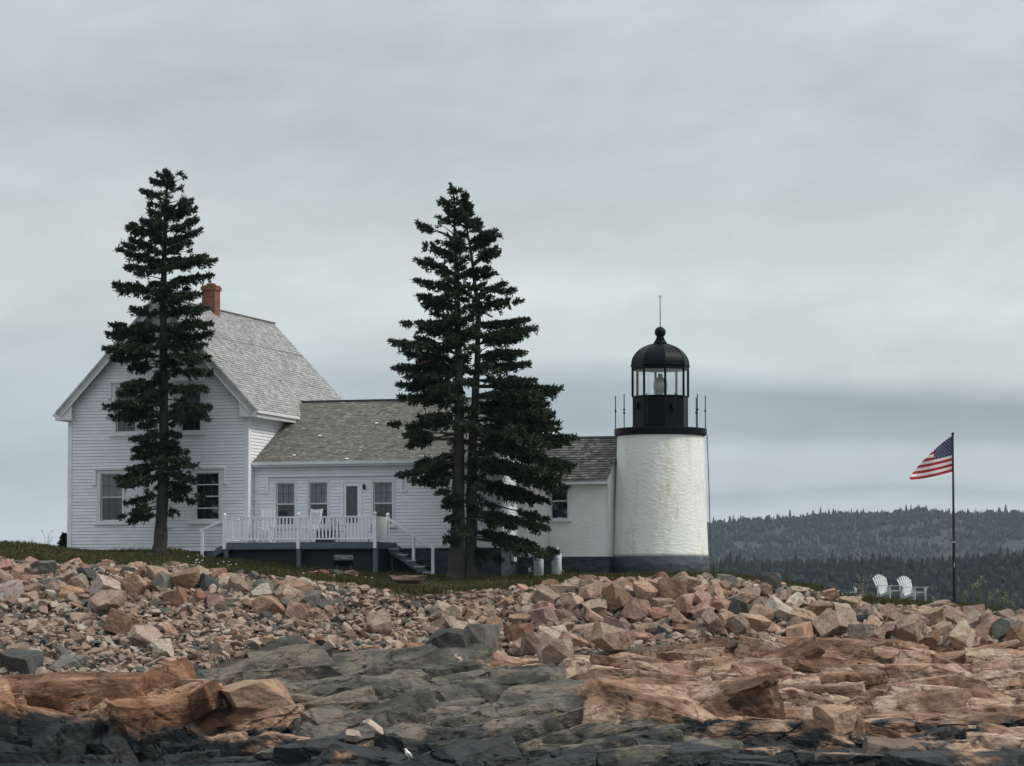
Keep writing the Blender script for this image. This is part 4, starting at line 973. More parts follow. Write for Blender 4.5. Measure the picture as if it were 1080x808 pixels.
def newel(a, b, z0, z1, name="newel_post", w=.13):
    m = MB(); m.box(a - w / 2, a + w / 2, b - w / 2, b + w / 2, z0, z1); m.lathe([(.03, 0), (.045, .02), (.075, .06), (.08, .10), (.06, .145), (.0, .17)], 10, (a, b, z1)); return m.build(name, "paint", deck)
for a in (-.33, 2.93, 6.27): newel(a, DF - .06, .03, 1.36)
newel(6.27, -.2, .03, 1.36)
rail = MB().box(-.26, 6.21, DF - .10, DF - .02, 1.30, 1.36).build("railing", "paint", deck); MB().box(-.26, 6.21, DF - .085, DF - .035, .40, .46).build("bottom_rail", "paint", rail)
n = 42; pro = None
for i in range(n):
    a = -.33 + 6.6 * (i + .5) / n
    if abs(a - 2.93) < .1: continue
    if pro is None: pro = MB().box(-.034, .034, -.02, .02, .455, 1.305).build("baluster", "paint", rail, loc=(a, DF - .06, 0))
    else:
        c = pro.copy(); COL.objects.link(c); c.location = (a, DF - .06, 0)
rail2 = MB().box(-.37, -.29, DF + .02, -.09, 1.30, 1.36).build("railing", "paint", deck); MB().box(-.355, -.305, DF + .02, -.09, .40, .46).build("bottom_rail", "paint", rail2)
for i in range(10):
    c = pro.copy(); COL.objects.link(c); c.parent = rail2; c.location = (-.33, DF + .08 + i * .155, 0)
MB().box(6.25, 6.29, DF + .02, -.28, .36, 1.34).build("side_panel", "paint", deck)
MB().box(-.22, 6.20, -1.42, -1.38, -1.9, .015).build("shade_panel", "deck_shade", deck)  # dark panels added behind the posts to stand for the shade underneath
MB().box(6.205, 6.235, -1.42, .6, -1.9, .015).build("shade_panel", "deck_shade", deck)
# right steps
st = MB(); nst = 5; x0 = DA1 + .05; zg = -1.03
for i in range(nst):
    zt_ = DZ - (i + 1) * .245 + .0; xa = x0 + i * .37
    st.box(xa, xa + .40, -.28, .72, zt_ - .045, zt_)
steps = st.build("stairs", "deckgrey", deck)
for i in range(nst):
    zt_ = DZ - (i + 1) * .245; MB().box(x0 + i * .37 - .02, x0 + i * .37 + .42, -.315, -.285, zt_ - .05, zt_ + .006).build("tread_nosing", "trim_old", steps); steps["label"] = "slate-grey steps going down to the right of the deck"
for b in (-.26, .68): MB().beam((x0 - .02, b, .06), (x0 + 5 * .37, b, -1.17), .045, .28, (0, 0, 1)).build("stringer", "deckgrey", steps)
m = MB(); m.beam((6.3, -.26, 1.28), (8.34, -.26, .02), .07, .10); m.build("handrail", "paint", steps)
for a, zb, zt_ in ((7.42, -.45, .58), (8.26, -1.25, .06)): MB().box(a - .055, a + .055, -.315, -.205, zb, zt_).build("handrail_post", "paint", steps)
# left steps
st = MB()
for i in range(2):
    zt_ = DZ - (i + 1) * .2; xa = DA0 - .04 - (i + 1) * .34; st.box(xa, xa + .36, -1.70, -.7, zt_ - .045, zt_); st.box(xa + .33, xa + .355, -1.68, -.72, zt_ - .2, zt_ - .047)
ls = st.build("stairs", "deckgrey", deck)
for b in (-.72, -1.68): MB().beam((DA0 - .04, b, .1), (DA0 - .8, b, -.4), .04, .22).build("stringer", "deckgrey", ls)
m = MB(); m.beam((-.38, -1.66, 1.25), (-1.46, -1.66, .82), .06, .09); m.build("handrail", "paint", ls)
P_ = HW(-1.36, -1.66); MB().box(-1.42, -1.31, -1.715, -1.605, gz(P_.x, P_.y) - HO.z - .2, .80).build("handrail_post", "paint", ls)

# ------------------------------------------------------------------ lighthouse tower
TC = HW(16.6, 4.85); TCZ = HO.z - 1.0
tower = empty("lighthouse_tower", (TC.x, TC.y, TCZ), 0, "round white lighthouse tower with black domed lantern and navy base band", "lighthouse")
sc_ = TC.y / F
Zp = lambda py: at(697, py, TC.y).z - TCZ
prof = []; ztop = Zp(457); zpl = Zp(587.5)
for i in range(41):
    t = i / 40; z = zpl + (ztop - zpl) * t; prof.append((1.99 - .185 * t ** .9, z))
MB().lathe(prof, 128).build("wall", "tower", tower, smooth=True)
MB().lathe([(2.07, -1.2), (2.05, 0.2), (2.035, zpl - .02), (2.0, zpl + .0)], 96).build("plinth", "navystone", tower, smooth=True)
RG = 1.94; zg0, zg1 = Zp(459.5), Zp(452.5)
gal = MB().lathe([(1.78, zg0 - .06), (RG - .05, zg0), (RG, zg0 + .03), (RG, zg1 - .02), (RG - .02, zg1), (1.0, zg1 + .01)], 96).build("gallery", "black", tower)
camdir = math.atan2(-TC.y, -TC.x)
zst = Zp(417.5); pro = None
for k in range(10):
    an = camdir + R(90) + R(.6) + k * R(36)
    p = (1.88 * math.cos(an), 1.88 * math.sin(an), 0)
    if pro is None: pro = MB().tube([(0, 0, zg1 - .05), (0, 0, zst)], .020, 6).lathe([(.0, -.05), (.045, -.03), (.045, .03), (.0, .05)], 8, (0, 0, zg1 + .75)).build("stanchion", "blackmat", gal, loc=p)
    else:
        c = pro.copy(); COL.objects.link(c); c.location = p
RL = 1.20; z1, z2, z3 = Zp(418), Zp(390.5), Zp(385.5)
oph = camdir + R(10)
rr = lambda r: r
MB().lathe([(RL, zg1 - .02), (RL, zg1 + .10), (RL - .02, zg1 + .11), (RL - .02, z1 - .06), (RL + .02, z1 - .05), (RL + .02, z1), (RL - .06, z1 + .004), (.0, z1 - .05)], 8, ph=oph).build("lantern_wall", "black", tower)
m = MB()
for k in range(8):
    an = oph + k * R(45) + R(22.5) ; r = RL * math.cos(R(22.5))
    if k % 2 == 0:
        t = Vector((-math.sin(an), math.cos(an), 0)); nn = Vector((math.cos(an), math.sin(an), 0)); c = nn * (r + .03) + Vector((0, 0, zg1 + .95)) - t * .08
        m.obox(c, t * .10, nn * .05, Vector((0, 0, .11)))
        m.obox(c + Vector((0, 0, -.12)) + nn * .04, t * .13, nn * .07, Vector((0, 0, .014)))
m.build("wall_vent", "black", tower)
for k in range(8):
    an = oph + k * R(45); p = Vector((math.cos(an), math.sin(an), 0)) * (RL - .02)
    MB().tube([p + Vector((0, 0, z1)), p + Vector((0, 0, z2))], .05, 6).build("mullion", "black", tower)
    q = Vector((math.cos(an + R(45)), math.sin(an + R(45)), 0)) * (RL - .02)
    MB().add([p + Vector((0, 0, z1 + .01)), q + Vector((0, 0, z1 + .01)), q + Vector((0, 0, z2)), p + Vector((0, 0, z2))], [(0, 1, 2, 3)]).build("lantern_pane", "lglass", tower)
zd = Zp(362.5); zn = Zp(357)
dp = [(RL - .1, z2 - .0), (RL + .03, z2 + .0), (RL + .03, z2 + .10), (RL + .07, z3 - .03), (RL + .075, z3)]
for i in range(17):
    t = i / 16 * R(84); dp.append(((RL + .02) * math.cos(t) , z3 + .02 + (zd - z3 - .02) * math.sin(t) / math.sin(R(84))))
dome = MB().lathe(dp, 8, ph=oph).build("dome", "black", tower)
for k in range(8):
    an = oph + k * R(45); pts = [Vector((math.cos(an) * r, math.sin(an) * r, z)) for r, z in dp[5:]]
    MB().tube(pts, .022, 6).build("dome_rib", "black", dome)
zb = Zp(350.5)
MB().lathe([(.30, zd - .03), (.27, zd + .06), (.17, zn - .02), (.20, zn), (.15, zn + .04), (.13, zb - .24), (.16, zb - .20)] + [(.235 * math.sin(t), zb - .235 * math.cos(t)) for t in [R(x) for x in range(40, 181, 14)]], 24).build("ventilator_ball", "black", dome, smooth=True)
zr = Zp(312); m = MB().tube([(0, 0, zb + .2), (0, 0, zr)], [.022, .014], 6)
for k in range(3):
    an = k * R(120) + .4; m.tube([(0, 0, zr - .12), (.09 * math.cos(an), .09 * math.sin(an), zr + .04)], .009, 5)
m.build("lightning_rod", "iron", dome)
ln = MB().lathe([(.30, z1 - .05), (.30, z1 + .06), (.24, z1 + .09), (.27, z1 + .14), (.29, z1 + .30), (.30, z1 + .45), (.28, z1 + .62), (.20, z1 + .76), (.10, z1 + .80), (.09, z1 + .95), (.0, z1 + .96)], 24).build("lamp_lens", "lens", tower, smooth=True)
MB().tube([(1.93, -.3, zg0), (2.0, -.32, zg0 - 2), (2.06, -.33, .8), (2.1, -.34, -.2)], .02, 6).build("lightning_cable", "iron", tower)
# ------------------------------------------------------------------ the two spruces
def needles_mesh(name, P, D, parent, rng, per=8, ln=(.10, .19), wd=.031):
    """P (n,3) twig points, D (n,3) twig directions -> many small pointed leaf faces"""
    n = len(P); P = np.repeat(P, per, 0); D = np.repeat(D, per, 0); m = len(P)
    d = D * .9 + rng.normal(0, .62, (m, 3)); d[:, 2] += .06; d /= np.linalg.norm(d, axis=1)[:, None]
    l = rng.uniform(ln[0], ln[1], m)[:, None]; side = np.cross(d, rng.normal(size=(m, 3))); side /= np.linalg.norm(side, axis=1)[:, None] + 1e-9
    b = P + rng.normal(0, .03, (m, 3)); w = wd * rng.uniform(.6, 1.2, m)[:, None]
    V = np.stack([b - d * l * .15, b + d * l * .45 + side * w, b + d * l, b + d * l * .45 - side * w], 1).reshape(-1, 3)
    return npmesh(name, V, np.arange(m * 4).reshape(-1, 4), "needles", parent)

def spruce(name, label, px0, py0, Y, trunks, tips, seed, low, nrand, gap=.25, fillers=()):
    rng = np.random.default_rng(seed); B = at(px0, py0, Y); B.z = gz(B.x, B.y) - .1
    root = empty(name, B, 0, label, "tree"); wood = MB()
    lines = []
    for tr in trunks:
        pts = [at(x, y, Y + dy) - B for x, y, dy, r in tr]; pts[0].z = -.15 if tr is trunks[0] else pts[0].z
        z = np.array([p.z for p in pts]); xs = np.array([p.x for p in pts]); ys = np.array([p.y for p in pts]); rs = np.array([t[3] for t in tr])
        lines.append((z, xs, ys, rs)); zz = np.linspace(z[0], z[-1], 34)
        wood.tube([(np.interp(q, z, xs) + .012 * math.sin(q * 3), np.interp(q, z, ys) + .012 * math.cos(q * 4), q) for q in zz], [max(.012, float(np.interp(q, z, rs))) * (1 + .08 * math.sin(q * 9)) for q in zz], 10)
        wood.tube([(xs[0], ys[0], z[0] - .1), (xs[0], ys[0], z[0] + .18), (xs[0], ys[0], z[0] + .55)], [rs[0] * 1.6, rs[0] * 1.22, rs[0] * .9], 10)
    def axis(k, q):
        z, xs, ys, rs = lines[k]; return np.array([np.interp(q, z, xs), np.interp(q, z, ys), q]), float(np.interp(q, z, rs))
    H = max(l[0][-1] for l in lines)
    T = []
    for (x, y) in tips:
        p = at(x, y, Y) - B; T.append((p.x, p.z))
    L_ = sorted([(z, -x) for x, z in T if x < axis(0, z)[0][0]]); R_ = sorted([(z, x) for x, z in T if x >= axis(0, z)[0][0]])
    env = lambda z, a: float(np.interp(z, [q[0] for q in a], [q[1] for q in a]))
    PP, DD = [], []
    def branch(tip, zorg, k, dens=1.0, bare=.16, sag=0.0, gk=0.0):
        o, r = axis(k, zorg); tip = np.array(tip); v = tip - o; Ln = np.linalg.norm(v)
        if Ln < .15: Ln = .15
        hor = v.copy(); hor[2] = 0; hn = np.linalg.norm(hor) + 1e-6; hor /= hn; lat = np.array([-hor[1], hor[0], 0])
        curve = lambda t: o + v * t + np.array([0, 0, 1]) * (sag * 4 * t * (1 - t) + .07 * Ln * (t ** 4 - t))
        wood.tube([Vector(curve(t)) for t in (0, .35, .7, .96)], [max(.014, min(.07, .021 * Ln + .008)), .018 + .006 * Ln, .014, .008], 5, cap=False)
        na = max(3, int(Ln / .125))
        for i in range(na):
            t = bare + (1 - bare) * (i + rng.uniform(0, 1)) / na
            c = curve(t); ax = v / Ln
            clump = vnoise(np.array([c[0] * 2.5 + seed]), np.array([c[1] * 2.5 + c[2] * 2.2]), seed)[0]
            if clump < -gap - gk and t < .85: continue
            wl = min(.62, .34 * Ln * (1 - t) ** .7 + .15) * rng.uniform(.7, 1.15) * (1.0 if t > .3 else .6)
            for sg in (-1, 1, 0):
                if sg == 0: dr = ax * .9 + np.array([0, 0, rng.uniform(-.1, .5)]); w2 = .16
                else: dr = ax * rng.uniform(.35, .8) + lat * sg + np.array([0, 0, rng.uniform(-.62, .42)]); w2 = wl
                dr /= np.linalg.norm(dr); nn = max(2, int(w2 / .085 * dens)); u = (np.arange(nn) + rng.uniform(0, 1)) / nn
                q = c + dr * (u * w2)[:, None]; q[:, 2] -= .10 * (u ** 2) * w2 / .5
                PP.append(q); DD.append(np.tile(dr, (nn, 1)))
    # limbs that end on the photographed outline
    for (x, z) in T:
        k = 0
        if len(lines) > 1 and x > axis(1, z)[0][0] - .2 and z < lines[1][0][-1]: k = 1
        f = z / H; rise = .42 if f > .8 else (.16 if f > .55 else (-.02 if f > .35 else -.22))
        ax0 = axis(k, min(z, lines[k][0][-1] - .1))[0]; dx = x - ax0[0]
        for rep in range(2 if z > 2.6 else 1):
            th = rng.uniform(-.32, .32) if rep == 0 else rng.choice((-1, 1)) * rng.uniform(.35, .75); sc2 = 1.0 if rep == 0 else rng.uniform(.72, .95)
            tipp = (ax0[0] + dx * sc2, ax0[1] + abs(dx) * sc2 * math.tan(th), z + (0 if rep == 0 else rng.uniform(-.12, .12)))
            branch(tipp, min(lines[k][0][-1] - .03, max(low * .8, z - abs(dx) * rise)), k, sag=.05 * abs(dx), gk=.16)
    for (x, y) in fillers:
        p = at(x, y, Y) - B; k = 0 if rng.uniform() < .5 else len(lines) - 1; k = k if p.z < lines[k][0][-1] - .2 else 0; c0 = axis(k, p.z)[0]; s_ = rng.choice((-1, 1)) * rng.uniform(.15, .6)
        branch((p.x, c0[1] + s_, p.z), min(lines[k][0][-1] - .05, p.z - .2), k, bare=.0)
    # limbs all round between them
    for i in range(nrand):
        t = (i + rng.uniform(0, 1)) / nrand; z = low + (H - low) * (t ** .92) - .05
        an = rng.uniform(0, 2 * np.pi) if i % 3 else rng.normal(-np.pi / 2, .7); k = int(len(lines) > 1 and math.cos(an) > -.2 and rng.uniform() < .45 and z < lines[1][0][-1] - .2)
        el, er = env(z, L_), env(z, R_); c0 = axis(k, z)[0]
        if len(lines) > 1 and k == 0 and math.cos(an) > 0: er = max(er, c0[0] + .9)
        e = (er - c0[0]) if math.cos(an) > 0 else (el + c0[0]); avg = (el + er) / 2
        e = max(.15, abs(math.cos(an)) * e + (1 - abs(math.cos(an))) * avg * .9) * rng.uniform(.5, .93)
        f = z / H; rise = .40 if f > .8 else (.14 if f > .55 else (-.04 if f > .35 else -.20))
        branch((c0[0] + e * math.cos(an), c0[1] + e * math.sin(an), z + rng.uniform(-.1, .1)), min(lines[k][0][-1] - .03, max(low * .75, z - e * rise)), k, sag=.05 * e, bare=.06)
    # short inner limbs, so the stem shows only in places
    for i in range(nrand // 5):
        z = low + (H - .8 - low) * ((i + rng.uniform(0, 1)) / (nrand // 5)); k = int(rng.integers(0, len(lines))); z = min(z, lines[k][0][-1] - .4); an = rng.normal(-np.pi / 2, 1.0); c0 = axis(k, z)[0]
        e = min(1.3, (env(z, L_) + env(z, R_)) * .5 * rng.uniform(.3, .7)); e = max(.25, e)
        branch((c0[0] + e * math.cos(an), c0[1] + e * math.sin(an), z + rng.uniform(-.2, .15)), max(low * .75, z + rng.uniform(-.1, .15)), k, sag=.04, bare=.1, gk=.05)
    # tops
    for z, xs, ys, rs in lines:
        for i in range(16):
            q = z[-1] - .05 - i * .07; a = rng.uniform(0, 6.28); e = .06 + i * .017
            branch((np.interp(q, z, xs) + e * math.cos(a), np.interp(q, z, ys) + e * math.sin(a), q + .16), q, [l is z for l, *_ in lines].index(True), bare=.0)
    # bare dead twigs on the lower stem
    for i in range(26):
        z = rng.uniform(.9, low + 1.0); a = rng.uniform(0, 6.28); k = int(rng.integers(0, len(lines))); c, r = axis(k, max(z, lines[k][0][0])); e = rng.uniform(.2, .55)
        wood.tube([Vector(c), Vector(c + np.array([e * math.cos(a), e * math.sin(a), rng.uniform(-.1, .15)]))], [.014, .005], 4, cap=False)
    wood.build("trunk", "bark", root)
    needles_mesh("crown", np.concatenate(PP), np.concatenate(DD), root, rng)
    return root

T1 = [(160, 190), (150, 201), (158, 222), (149, 233), (135, 240), (139, 254), (124, 262), (133, 282), (120, 300), (138, 326), (117, 342), (113, 352), (111, 368), (117, 377), (136, 388), (132, 406), (124, 414), (114, 429), (119, 440), (126, 436), (148, 449), (141, 464), (142, 483), (123, 504), (129, 512), (133, 530), (129, 545), (138, 550), (150, 546), (141, 474), (136, 495),
      (194, 188), (192, 199), (199, 211), (205, 219), (207, 232), (211, 242), (199, 257), (216, 270), (227, 275), (223, 291), (210, 309), (216, 324), (224, 342), (222, 351), (215, 365), (219, 378), (222, 392), (216, 410), (221, 430), (219, 440), (204, 436), (183, 448), (190, 460), (196, 475), (205, 491), (207, 506), (214, 524), (205, 530), (199, 515), (186, 540), (178, 548)]
spruce("spruce_tree", "tall single-trunked dark spruce standing before the gable wall", 169, 583, 141.6,
       [[(168, 583, 0, .30), (171, 540, 0, .24), (173, 450, 0, .19), (172, 330, 0, .145), (174, 240, 0, .085), (176, 184, 0, .02)]], T1, 5, 1.6, 92, .03)
T2 = [(465, 214), (463, 229), (442, 236), (448, 259), (440, 274), (440, 297), (442, 313), (447, 321), (427, 342), (414, 362), (417, 387), (430, 397), (421, 405), (421, 419), (414, 446), (427, 459), (431, 469), (422, 500), (436, 507), (452, 510), (469, 529), (440, 488), (428, 372), (450, 348),
      (491, 207), (503, 232), (516, 246), (527, 248), (527, 266), (515, 285), (542, 304), (549, 317), (556, 336), (564, 346), (546, 356), (558, 382), (552, 370), (565, 402), (590, 409), (570, 420), (575, 432), (589, 445), (606, 461), (578, 427), (583, 437), (587, 453), (573, 419), (585, 469), (570, 478), (604, 491), (597, 513), (590, 503), (577, 526), (577, 546), (577, 557), (588, 581), (582, 586), (560, 573), (548, 548), (528, 590), (515, 583), (505, 594), (560, 520)]
spruce("spruce_tree", "broad double-trunked dark spruce standing between the deck and the gas tanks", 482, 611, 137.6,
       [[(480, 611, 0, .36), (483, 560, 0, .28), (484, 480, 0, .22), (484, 400, 0, .18), (482, 300, 0, .11), (478, 201, 0, .02)],
        [(495, 606, .5, .28), (497, 560, .6, .24), (498, 480, .5, .19), (503, 390, .3, .13), (505, 330, .2, .09), (496, 262, .1, .05), (487, 205, 0, .015)]], T2, 9, 1.5, 112, .0,
       [(484, 213), (486, 224), (481, 218), (493, 222), (487, 232), (494, 238), (483, 243), (489, 249), (499, 254), (491, 262), (485, 270), (497, 272), (507, 276), (488, 282), (500, 288), (492, 298), (511, 298), (486, 306), (498, 312), (505, 320), (490, 328), (497, 340), (493, 356), (500, 372)])

# ------------------------------------------------------------------ wooded hills across the water
def conifer_proto(rng, tiers=5, sides=7):
    V, Fc = [], []
    for i in range(tiers):
        z0 = .12 + .80 * i / tiers; z1 = min(1.0, z0 + .34); r = .23 * (1 - .84 * i / tiers)
        o = len(V); ring = [(r * rng.uniform(.65, 1.25) * math.cos(6.283 * (k + rng.uniform(-.3, .3)) / sides), r * rng.uniform(.65, 1.25) * math.sin(6.283 * (k + rng.uniform(-.3, .3)) / sides), z0 - rng.uniform(0, .06)) for k in range(sides)]
        V += ring + [(0, 0, z1)]; Fc += [(o + k, o + (k + 1) % sides, o + sides) for k in range(sides)]
    return np.array(V), np.array(Fc)
def round_proto(rng):
    v = clip_rock(IV1, rng, 6, .6, .95); v = v * (1 + rng.normal(0, .09, (len(v), 1))); return v * np.array([.28, .28, .36]) + np.array([0, 0, .5]), IF1
def forest(name, label, x, y, z, h, broad, seed):
    rng = np.random.default_rng(seed); n = len(x); Vs, Fs = [], []; off = 0
    protos = [conifer_proto(rng) for _ in range(6)] + [round_proto(rng) for _ in range(3)]
    pid = np.where(rng.uniform(size=n) < broad, rng.integers(6, 9, n), rng.integers(0, 6, n))
    for k, (pv, pf) in enumerate(protos):
        m = np.where(pid == k)[0]
        if not len(m): continue
        a = rng.uniform(0, 6.28, len(m)); c, s = np.cos(a)[:, None], np.sin(a)[:, None]; hh = h[m][:, None] * (1 if k < 6 else .8); wd = rng.uniform(.75, 1.25, (len(m), 1))
        V = np.stack([(pv[:, 0] * c - pv[:, 1] * s) * hh * wd + x[m][:, None], (pv[:, 0] * s + pv[:, 1] * c) * hh * wd + y[m][:, None], pv[:, 2] * hh + z[m][:, None]], -1)
        Fs.append((pf[None] + (np.arange(len(m)) * len(pv))[:, None, None]).reshape(-1, 3) + off); Vs.append(V.reshape(-1, 3)); off += V.shape[0] * V.shape[1]
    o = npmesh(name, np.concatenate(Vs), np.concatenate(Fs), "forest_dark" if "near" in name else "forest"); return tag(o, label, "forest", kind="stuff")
def hill_profile(x, xs, zs): return np.interp(x, xs, zs)
def zn(X, Y):   # near wooded shore
    crest = hill_profile(X, [-40, 40, 95, 160, 260, 420, 520], [0, 16, 29, 31.5, 32, 33, 30]) + 3 * fbm(X / 60, Y / 60, 601, 3)
    return crest * sstep(1500, 1640, Y) * (1 - .3 * sstep(1700, 1900, Y)) - .5
def zf(X, Y):
    c = hill_profile(X, [-220, 30, 150, 240, 310, 410, 470, 530, 590, 700, 900], [0, 60, 106, 115, 122, 129, 131, 123, 127, 118, 122]) + 10 * fbm(X / 170, Y / 170, 611, 3) + 6 * fbm(X / 45, Y / 60, 615, 2)
    return c * sstep(3000, 3900, Y) ** .8 - .5
def hill(name, x0, x1, y0, y1, st, zfun, label):
    xs, ys = np.arange(x0, x1 + 1, st), np.arange(y0, y1 + 1, st); o = grid_obj(name, xs, ys, "hill", zfun); return tag(o, label, "hill", kind="structure")
hill("near_hill", -40, 520, 1490, 1930, 10, zn, "low wooded headland across the water")
hill("far_hill", -230, 900, 2990, 4200, 18, zf, "higher wooded hill far behind the headland")
rg = np.random.default_rng(77)
def grid_trees(x0, x1, y0, y1, st):
    xs, ys = np.meshgrid(np.arange(x0, x1, st), np.arange(y0, y1, st)); x = (xs + rg.uniform(-st * .6, st * .6, xs.shape)).ravel(); y = (ys + rg.uniform(-st * .6, st * .6, ys.shape)).ravel(); return x, y
x, y = grid_trees(10, 470, 1505, 1700, 4.2); z = zn(x, y); k = z > 1; x, y, z = x[k], y[k], z[k]
h = rg.uniform(5.5, 9.5, len(x)) * (1 + .4 * (rg.uniform(size=len(x)) < .07)) * (1 + .5 * fbm(x / 30, y / 30, 633, 2))
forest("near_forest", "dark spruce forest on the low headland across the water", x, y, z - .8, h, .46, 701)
x, y = grid_trees(-60, 850, 3150, 4000, 7.2); z = zf(x, y); k = (z > 8) & (fbm(x / 40, y / 40, 641, 2) > -.28); x, y, z = x[k], y[k], z[k]
h = rg.uniform(6, 11, len(x)) * (1 + .35 * (rg.uniform(size=len(x)) < .06)) * (1 + .8 * fbm(x / 50, y / 50, 631, 2))
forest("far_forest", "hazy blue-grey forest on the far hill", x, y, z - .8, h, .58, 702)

# small spruce behind the left corner of the house
P_ = at(68, 584, 152); pv, pf = conifer_proto(np.random.default_rng(3), 9, 9)
sp = empty("small_spruce", (P_.x, P_.y, P_.z - .4), 0, "small spruce peeping out behind the house's left corner", "tree")
rng = np.random.default_rng(31); pts, drs = [], []
for i in range(420):
    z = rng.uniform(.1, 1.25); a = rng.uniform(0, 6.28); r = .42 * (1.3 - z) * rng.uniform(.3, 1); pts.append((r * math.cos(a), r * math.sin(a), z)); drs.append((math.cos(a), math.sin(a), .2))
needles_mesh("crown", np.array(pts), np.array(drs), sp, rng, 5); MB().tube([(0, 0, -.3), (0, 0, 1.25)], [.05, .01], 6).build("trunk", "bark", sp)

# ------------------------------------------------------------------ flagpole and flag
FP = at(1006.5, 637, 138.6); FP.z = gz(FP.x, FP.y); ztp = at(1006.5, 456, 138.6).z - FP.z
pole = empty("flagpole", FP, 0, "tall thin black flagpole standing on the bank crest", "flagpole")
MB().tube([(0, 0, -.2), (0, 0, ztp * .36), (0, 0, ztp * .36 + .02), (0, 0, ztp - .12)], [.062, .058, .050, .036], 12).build("mast", "blackmat", pole)
MB().lathe([(.035, 0), (.055, .02), (.06, .07), (.045, .11), (.0, .125)], 12, (0, 0, ztp - .125)).build("finial", "blackmat", pole)
MB().lathe([(.075, 0), (.075, .06)], 12, (0, 0, ztp * .36 - .03)).build("collar", "steel", pole)
MB().box(-.02, .02, -.12, -.055, 1.55, 1.60).box(-.015, .015, -.14, -.12, 1.47, 1.68).build("cleat", "steel", pole)
MB().tube([(.0, -.075, 1.55), (.01, -.085, ztp * .6), (0, -.06, ztp - .2)], .005, 4).build("halyard", "iron", pole)
tz = at(1006.5, 459.5, 138.6).z; HH = tz - at(1006.5, 497.5, 138.6).z; LX = 46.0 / F * 138.6
nu, nv = 60, 39; V = []
for j in range(nv + 1):
    for i in range(nu + 1):
        u, v = i / nu, j / nv
        xx = -LX * (u * .97 + .03 * math.sin(u * 3.1)); zl = -(.33 * (1 - (1 - u) ** 1.7) + HH * v); zfold = -1.66 * (.80 * u + .20 * u * u); bot = -(.33 * (1 - (1 - u) ** 1.7) + HH)
        yy = .10 * u * math.sin(u * 8.0 + v * 2.2) + .03 * u * math.sin(v * 9 + u * 3); z = zl
        if zl > zfold:      # the upper cloth has blown over and hangs behind the lower part
            d = zl - zfold; room = max(.02, zfold - bot) * .8; z = zfold - room * (1 - math.exp(-d / max(room, .05))); yy += .16 + .22 * d + .04 * math.sin(d * 14); xx += .10 * d
        V.append((xx - .04, yy, z))
m = MB(); m.v = V
for j in range(nv):
    for i in range(nu):
        st_ = j * 13 // nv; mi = 2 if (i < nu * .4 and st_ < 7) else (0 if st_ % 2 == 0 else 1)
        m.f.append((j * (nu + 1) + i, j * (nu + 1) + i + 1, (j + 1) * (nu + 1) + i + 1, (j + 1) * (nu + 1) + i)); m.mi.append(mi)
def fpt(u, v):
    i, j = u * nu, v * nv; a, b = min(int(i), nu - 1), min(int(j), nv - 1); fi, fj = i - a, j - b
    g = lambda q, r: Vector(V[r * (nu + 1) + q]); return (g(a, b) * (1 - fi) + g(a + 1, b) * fi) * (1 - fj) + (g(a, b + 1) * (1 - fi) + g(a + 1, b + 1) * fi) * fj
for r in range(9):
    for c in range(6 if r % 2 == 0 else 5):
        cu, cv = .4 * (1 + 2 * c + (r % 2)) / 12, (7 / 13) * (r + 1) / 10
        pts = []
        for k in range(10):
            rr = .030 if k % 2 == 0 else .012; a = k * R(36); pts.append(fpt(min(.4, max(0, cu + rr * math.sin(a) / LX * .75)), max(0, cv - rr * math.cos(a) / HH)))
        for dy in (-.006, .006): m.add([p + Vector((0, dy, 0)) for p in pts], [tuple(range(10))], 1)
fl_ = m.build("flag", ["red", "flagwhite", "blue"], None, smooth=True, loc=(FP.x, FP.y, tz))
tag(fl_, "striped red and white flag with starred blue canton drooping from the flagpole", "flag")

# ------------------------------------------------------------------ lawn chairs (fan-backed, face along local +x)
def lawn_chair(loc, rz, label):
    r = empty("lawn_chair", loc, rz, label, "chair", "weathered lawn chairs on the bank crest")
    m = MB()
    for k in range(6):
        t = k / 5; x = .42 - .62 * t; z = .36 - .17 * t; m.obox((x, 0, z), (.048, 0, -.0), (0, .27, 0), (.0, 0, .011))
    m.build("seat", "chairgrey", r)
    m = MB()
    for k in range(7):
        q = (k - 3) / 3; yb, yt = q * .22, q * .34; hgt = .82 - .13 * q * q
        p0, p1 = Vector((-.20, yb, .20)), Vector((-.20 - .34, yt, .20 + hgt)); m.beam(p0, p1, .078, .018, (1, 0, .4))
    m.beam((-.33, -.27, .47), (-.33, .27, .47), .02, .07); m.beam((-.47, -.30, .80), (-.47, .30, .80), .02, .06)
    m.build("backrest", "chairgrey", r)
    for sg in (-1, 1):
        y = sg * .32
        m = MB(); m.obox((.12, y, .56), (.40, 0, .0), (0, .065, 0), (0, 0, .012)); m.build("armrest", "chairgrey", r)
        m = MB(); m.box(.38, .46, y - .012 - sg * .03, y + .012 - sg * .03, 0, .548); m.box(.36, .46, y - .05, y + .05, .44, .546) ; m.build("leg", "chairgrey", r)
        m = MB(); m.beam((.44, sg * .275, .32), (-.55, sg * .275, .03), .024, .10); m.beam((-.28, sg * .30, .06), (-.28, sg * .30, .548), .024, .07); m.build("leg", "chairgrey", r)
    return r
for px, Y, rz, lb in ((936, 138.4, -54, "weathered pale grey fan-backed lawn chair, the one nearer the lighthouse"), (962, 138.2, -54, "weathered pale grey fan-backed lawn chair, the one nearer the flagpole")):
    X = (px - 540) / F * Y; lawn_chair((X, Y, gz(X, Y) + .02), R(rz), lb)

